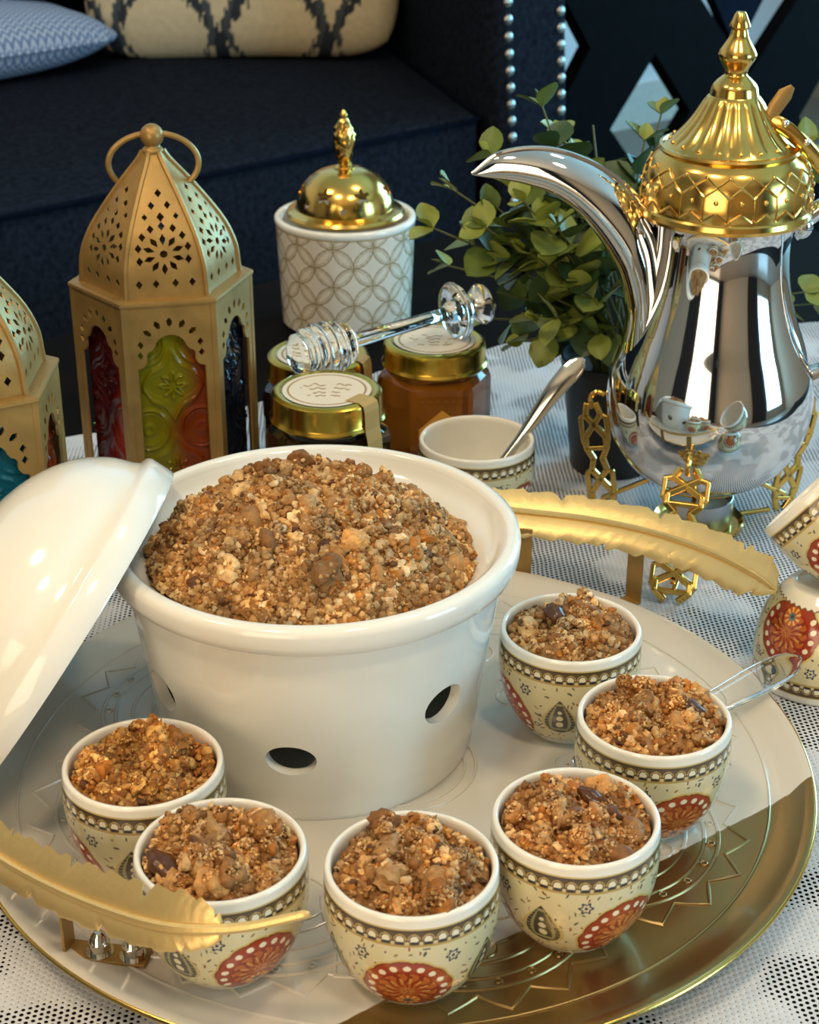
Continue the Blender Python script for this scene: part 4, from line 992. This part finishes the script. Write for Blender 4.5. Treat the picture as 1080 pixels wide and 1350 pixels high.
def add_leaf(p, d, size, m):
    global nleaf
    if nleaf >= 299: return
    for k in (0, .5, 1):
        w_ = Vector(p)+d*size*k+Vector((12.9, 99.7, .05))
        if (w_-Vector((4.6, 101.6, 10.9))).length < 2.3: return
    q = d.to_track_quat('X', 'Z').to_matrix().to_4x4() @ Matrix.Rotation(rl.uniform(-.7, .7), 4, 'X')
    o = link('leaf', m, pl); o.matrix_local = Matrix.Translation(Vector(p)*S) @ q @ Matrix.Scale(size, 4); nleaf += 1
tips = [(570, 300, 100), (598, 250, 100), (590, 350, 104), (648, 205, 99), (690, 265, 95.5), (715, 140, 102), (760, 205, 103), (640, 300, 99), (690, 330, 97), (735, 300, 95.5), (655, 385, 102.5), (710, 420, 95.5), (760, 380, 96),
        (790, 440, 97), (800, 330, 98), (850, 185, 104), (872, 150, 106), (645, 420, 104), (690, 450, 99), (1062, 195, 103), (1075, 240, 101), (1062, 385, 102), (1078, 400, 103), (740, 180, 105), (820, 250, 104), (775, 270, 100), (1000, 300, 104), (670, 245, 98), (722, 350, 96.5), (662, 345, 99), (752, 425, 97.5), (702, 232, 100), (782, 165, 106), (735, 395, 96), (640, 262, 100), (682, 392, 99), (742, 252, 99), (612, 302, 101), (702, 300, 97)]
hc, pp = 46.3, math.radians(26.5)
for (ix, iy, Y) in tips:
    # tip position at its own distance, in the plant's own frame
    v = (675-iy)/2250; r = Y/(math.cos(pp)+v*math.sin(pp)); tp = Vector(((ix-540)/2250*r, Y, hc+r*(-math.sin(pp)+v*math.cos(pp))))-Vector((12.9, 99.7, .05))
    b = Vector((rl.uniform(-1.3, 1.3), rl.uniform(-1.3, 1.3), 6.8)); md = b.lerp(tp, .5)+Vector((0, 0, 1.4)); md.x *= .8
    path = spl([b, b.lerp(md, .5)+Vector((0, 0, .6)), md, tp], 6); ln = sum(np.linalg.norm(path[i+1]-path[i]) for i in range(len(path)-1))
    MB().add(*tube(path, np.linspace(.13, .06, len(path)), 6)).obj('stem', M['stem'], pl)
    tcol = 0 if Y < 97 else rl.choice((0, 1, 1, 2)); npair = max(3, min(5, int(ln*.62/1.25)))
    T_ = Vector(path[-1]-path[-4]).normalized()
    s1 = T_.cross(Vector((rl.uniform(-1, 1), rl.uniform(-1, 1), rl.uniform(.2, 1)))).normalized(); s2 = T_.cross(s1)
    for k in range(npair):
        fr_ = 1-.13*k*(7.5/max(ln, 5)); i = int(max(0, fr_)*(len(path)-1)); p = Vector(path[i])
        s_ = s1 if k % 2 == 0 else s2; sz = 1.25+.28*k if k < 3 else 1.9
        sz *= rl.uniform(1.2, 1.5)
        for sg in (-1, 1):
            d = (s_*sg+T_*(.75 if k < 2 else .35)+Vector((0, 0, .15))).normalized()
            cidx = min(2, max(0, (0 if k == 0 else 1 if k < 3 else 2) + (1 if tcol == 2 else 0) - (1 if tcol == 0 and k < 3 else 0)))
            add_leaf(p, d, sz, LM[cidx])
    add_leaf(path[-1], (T_+Vector((0, 0, .3))).normalized(), 1.1, LM[0])

# ------------------------------------------------------------------ spoons
TWA, TWB = .9, .45
def spoon(name, pts, w, t, m, label, twist, flat_bowl=False):
    P = spl(pts, 18); n = len(P); q = np.linspace(0, 1, n)
    P0 = P[0].copy(); Pl = P-P0
    ws = np.interp(q, *w); ts = np.interp(q, *t)
    _, T_, N_, B_ = frames(Pl); tw = np.interp(q, [0, .25, .6, 1], [0, 0, twist, twist]) if flat_bowl else np.full(n, twist); c_, s_ = np.cos(tw)[:, None], np.sin(tw)[:, None]; an = np.arange(16)*2*PI/16
    N2, B2 = N_*c_+B_*s_, B_*c_-N_*s_
    Vs = Pl[:, None]+N2[:, None]*(np.cos(an)[None, :, None]*ts[:, None, None])+B2[:, None]*(np.sin(an)[None, :, None]*ws[:, None, None])
    Fs = [(i*16+j, i*16+(j+1) % 16, (i+1)*16+(j+1) % 16, (i+1)*16+j) for i in range(n-1) for j in range(16)]+[tuple(range(16))[::-1], tuple((n-1)*16+j for j in range(16))]
    o = MB().add(Vs.reshape(-1, 3), Fs).obj(name, m, loc=W(*P0), angle=60); return tag(o, label, 'spoon')
spoon('steel_spoon', [(2.6, 90.6, .95), (3.6, 91.0, 1.6), (5.2, 91.6, 3.5), (6.9, 92.2, 5.75), (8.6, 92.9, 8.1), (10.2, 93.5, 9.75)], ([0, .1, .22, .3, .55, .8, .9, .95, .98, 1], [.3, 1.0, .9, .28, .3, .58, .62, .55, .4, .12]), ([0, .2, .3, .9, 1], [.12, .16, .16, .15, .08]), M['steel2'], 'steel spoon standing in the empty printed cup', TWA)
spoon('clear_spoon', [(7.5, 63.6, 1.74), (8.8, 64.25, 1.72), (10.5, 65.2, 1.82), (13, 67.0, 2.2), (16, 69.0, 2.6), (18.9, 70.8, 3.1)], ([0, .03, .08, .18, .3, .5, .82, .9, .95, .98, 1], [.2, .7, .95, 1.0, .38, .42, .78, .8, .7, .5, .15]), ([0, .1, .3, .9, 1], [.12, .2, .28, .3, .16]), M['acrylic'], 'clear plastic spoon lying on the tray rim behind a cup', TWB, True)

# ------------------------------------------------------------------ sofa
so = thing('sofa', 'dark navy fabric sofa with nail head trim on the arm', 'sofa', RM(131.4, 144.2, -45), (0, 0, RA))
SL = .45                                   # arms splay outwards towards the back
def soft_prism(outline, z0, z1, r, crown=0, seg=4):
    """rounded cushion over an outline (cm)"""
    O = np.array(resample(outline, 3.0)); c = O.mean(0); V = []; rows = []
    for a in np.linspace(-PI/2, PI/2, 2*seg+1):
        ins = r*(1-math.cos(a)); z = (z0+r+r*math.sin(a)) if a <= 0 else (z1-r+r*math.sin(a))
        d = c-O; d /= np.linalg.norm(d, axis=1)[:, None]; rows.append(np.c_[O+d*ins, np.full(len(O), z)])
    for t in (.12, .3, .6, .9):
        rows.append(np.c_[O+(c-O)*t+(c-O)/np.linalg.norm(c-O, axis=1)[:, None]*r*(1-t), np.full(len(O), z1+crown*(1-(1-t)**2))])
    n = len(O); V = np.vstack(rows+[np.array([[c[0], c[1], z1+crown]])]); F = [(i*n+j, i*n+(j+1) % n, (i+1)*n+(j+1) % n, (i+1)*n+j) for i in range(len(rows)-1) for j in range(n)]
    l = (len(rows)-1)*n; F += [(l+j, l+(j+1) % n, len(V)-1) for j in range(n)]+[tuple(range(n))[::-1]]
    return V, F
cu = MB().add(*soft_prism([(-88, 0), (-1, 0), (0, .6), (.6, 2), (27.5, 62), (-88, 62)], 29.3, 45, 1.2, 1.2)).obj('seat_cushion', M['sofa'], so, angle=60)
MB().add(*tube([(-88, -.05, 44.4), (-44, -.15, 44.5), (-2, -.1, 44.4), (.4, .6, 44.4), (1.5, 3, 44.4), (26, 58, 44.6)], .32, 6)).obj('piping', M['piping'], cu)
MB().add(*tube([(-88, -.05, 30.0), (-44, -.15, 30.0), (-2, -.1, 30), (.4, .6, 30)], .32, 6)).obj('piping', M['piping'], cu)
cu = MB().add(*soft_prism([(-176, 0), (-89, 0), (-89, 62), (-176, 62)], 29.3, 45, 1.2, 1.2)).obj('seat_cushion', M['sofa'], so, angle=60)
MB().add(*soft_prism([(-176, .8), (0, .8), (29, 66), (-176, 66)], 9, 29.2, .8)).obj('base', M['sofa'], so, angle=60)
MB().add(*soft_prism([(-176, 63), (28, 63), (40, 92), (-176, 92)], 9, 86, 4)).obj('backrest', M['sofa'], so, angle=60)
def arm_prof(z): # centre shift and half width of the scrolled arm at a height
    return .9*math.sin((z-12)*.085), 4.9+.5*math.sin((z-30)*.06)
zs = np.linspace(9, 72, 40); V = []; ys = np.array([-3, -2.6, -2.2, 0, 25, 60, 92.]); K = 14
def arm_sec(y, z, shrink):
    c, h = arm_prof(z); h -= shrink; return 5.6+c+SL*max(0, y)-0, h
rows = []
for y, shk in zip(ys, (1.0, .35, 0, 0, 0, 0, 0)):
    ring = []
    for z in zs: c, h = arm_sec(y, z, shk); ring.append((c-h, y, z))
    for a in np.linspace(PI, 0, 12)[1:-1]: c, h = arm_sec(y, 72, shk); ring.append((c+h*math.cos(a), y, 72+h*math.sin(a)))
    for z in zs[::-1]: c, h = arm_sec(y, z, shk); ring.append((c+h, y, z))
    rows.append(ring)
n = len(rows[0]); Va = [p for r in rows for p in r]; Fa = [(i*n+j, i*n+(j+1) % n, (i+1)*n+(j+1) % n, (i+1)*n+j) for i in range(len(rows)-1) for j in range(n)]+[tuple(range(n)), tuple((len(rows)-1)*n+j for j in range(n))[::-1]]
arm = MB().add(Va, [f[::-1] for f in Fa]).obj('arm', M['sofa'], so, angle=50)
nm = mesh_data('nail_head', *sphere((0, 0, 0), (.62, .4, .62), 12, 6), M['nail'])
for z in np.arange(14, 71, 1.9):
    c, h = arm_prof(z)
    for sg in (-1, 1): link('nail_head', nm, arm, c3(5.6+c+sg*(h-1.35), -2.95, z))
for a in (-170, -88, 4):
    for b in (5, 84): MB().add(*lathe([(0, 0), (1.6, 0), (2.4, 9.4), (0, 9.4)], 16), Matrix.Translation((a, b, 0))).obj('leg', M['blackwood'], so)

# pillows
def pillow(name, w, h, t, m, cols=None, n=90):
    u = np.linspace(-1, 1, n); Ug, Vg = np.meshgrid(u, u)
    th = t/2*np.clip((1-np.abs(Ug)**3.2)*(1-np.abs(Vg)**3.2), 0, 1)**.55
    pin = 1-.06*(1-Vg**2); pv = 1-.06*(1-Ug**2)
    X = Ug*w/2*np.sqrt(1-.2*Vg**6)*(1-.03*(1-Vg**2)); Zz = Vg*h/2*np.sqrt(1-.2*Ug**6)*(1-.03*(1-Ug**2))
    wr = .35*np.sin(Ug*5+Vg*3)*(1-Ug**2)*(1-Vg**2)
    Fr = np.stack([X, -th-wr, Zz], -1).reshape(-1, 3); Bk = np.stack([X, th, Zz], -1).reshape(-1, 3)
    i = np.arange(n-1)[:, None]*n; j = np.arange(n-1)[None]; Q = np.stack([i+j, i+j+1, i+n+j+1, i+n+j], -1).reshape(-1, 4)
    V = np.vstack([Fr, Bk]); F = np.vstack([Q, Q[:, ::-1]+n*n])
    C = None
    if cols is not None: c = cols(Ug.ravel()*w/2, Vg.ravel()*h/2); C = np.vstack([c, c])
    return mesh_data(name, V, F, m, cols=C), np.array([(a*w/2*math.sqrt(1-.2*b**6)*(1-.03*(1-b*b)), 0, b*h/2*math.sqrt(1-.2*a**6)*(1-.03*(1-a*a))) for a, b in [(x, -1) for x in u[:-1]]+[(1, x) for x in u[:-1]]+[(-x, 1) for x in u[:-1]]+[(-1, -x) for x in u[:-1]]])
def ikat(x, z):
    C = np.tile(np.array(lin(206, 192, 160)), (len(x), 1)); ink = np.array(lin(40, 48, 58)); ink2 = np.array(lin(66, 74, 80))
    jag = np.array([noise.noise(Vector((a*2.6, b*.25, 0))) for a, b in zip(x, z)])
    zz = z+jag*1.7+21
    def ogee(x, zz, px, pz, ox, w, inkc):
        nonlocal C
        ph = (zz/pz)*2*PI; e = px/2*(.55+.42*np.cos(ph)); xx = (x+ox) % px-px/2
        C[np.abs(np.abs(xx)-e) < w] = inkc
    ogee(x, zz, 14.5, 24, 3, .7, ink); ogee(x, zz+9, 14.5, 24, 10.2, .42, ink2)
    return C
me, ed = pillow('ikat_pillow', 41, 44, 13, M['ikat'], ikat, 150)
pk = link('ikat_pillow', me, None, W(-21.4, 226.0, 21.9), (math.radians(-12), 0, math.radians(3))); tag(pk, 'cream pillow with dark jagged trellis print on the sofa', 'pillow')
me, ed = pillow('woven_pillow', 46, 44, 9, M['denim'], None, 70)
c_ = E1*89+E2*198.6
p2 = link('woven_pillow', me, None, W(c_.x, c_.y, 30.8), (math.radians(-4), 0, RA)); tag(p2, 'pale blue woven pillow standing upright on the flat one, against the sofa back', 'pillow', 'pale blue woven pillows')
me3, ed3 = pillow('woven_pillow', 46, 19, 8.5, M['denim'], None, 70)
c_ = E1*88+E2*195.5
p3 = link('woven_pillow', me3, None, W(c_.x, c_.y, 5.2), (math.radians(-88), 0, RA)); tag(p3, 'pale blue woven pillow lying flat with piped edge on the sofa', 'pillow', 'pale blue woven pillows')
for p_, e_ in ((p2, ed), (p3, ed3)): MB().add(*tube(e_, .45, 6, closed=True)).obj('piping', M['denim'], p_)

# ------------------------------------------------------------------ black lattice screen by the sofa
LN = 165
dh = lambda cx, cz, a, b: [(cx-a, cz), (cx, cz-b), (cx+a, cz), (cx, cz+b)]
ls = thing('lattice_screen', 'black lattice screen with diamond openings beside the sofa arm', 'screen', RM(214, LN, -45), (0, 0, RA))
holes = [dh(182-214, 32.8, 8.3, 9.3), dh(163.8-214, 44.5, 5.2, 7), dh(203-214, 54, 17.5, 17.5), dh(225-214, 28, 9, 11), dh(246-214, 54, 15, 17), dh(203-214, 14, 8, 9)]
outl = [(-56, 0), (56, 0), (56, 86), (-56, 86)]
MB().add(*panel(outl, holes, lambda u, v: (u, -1.2, v), lambda u, v: (u, 1.2, v))).obj('lattice', M['blackwood'], ls, smooth=False)
MB().add(*panel(dh(200-214, 53, 9.5, 13), [], lambda u, v: (u, -.9, v), lambda u, v: (u, .9, v))).add(*box(200-214, 0, 70, 4, 1.6, 14)).obj('inner_diamond', M['piping'], ls, smooth=False)
for u in (-55, 55): MB().add(*bevel_box(u, 0, 43, 4, 5, 86, .4)).obj('post', M['blackwood'], ls)
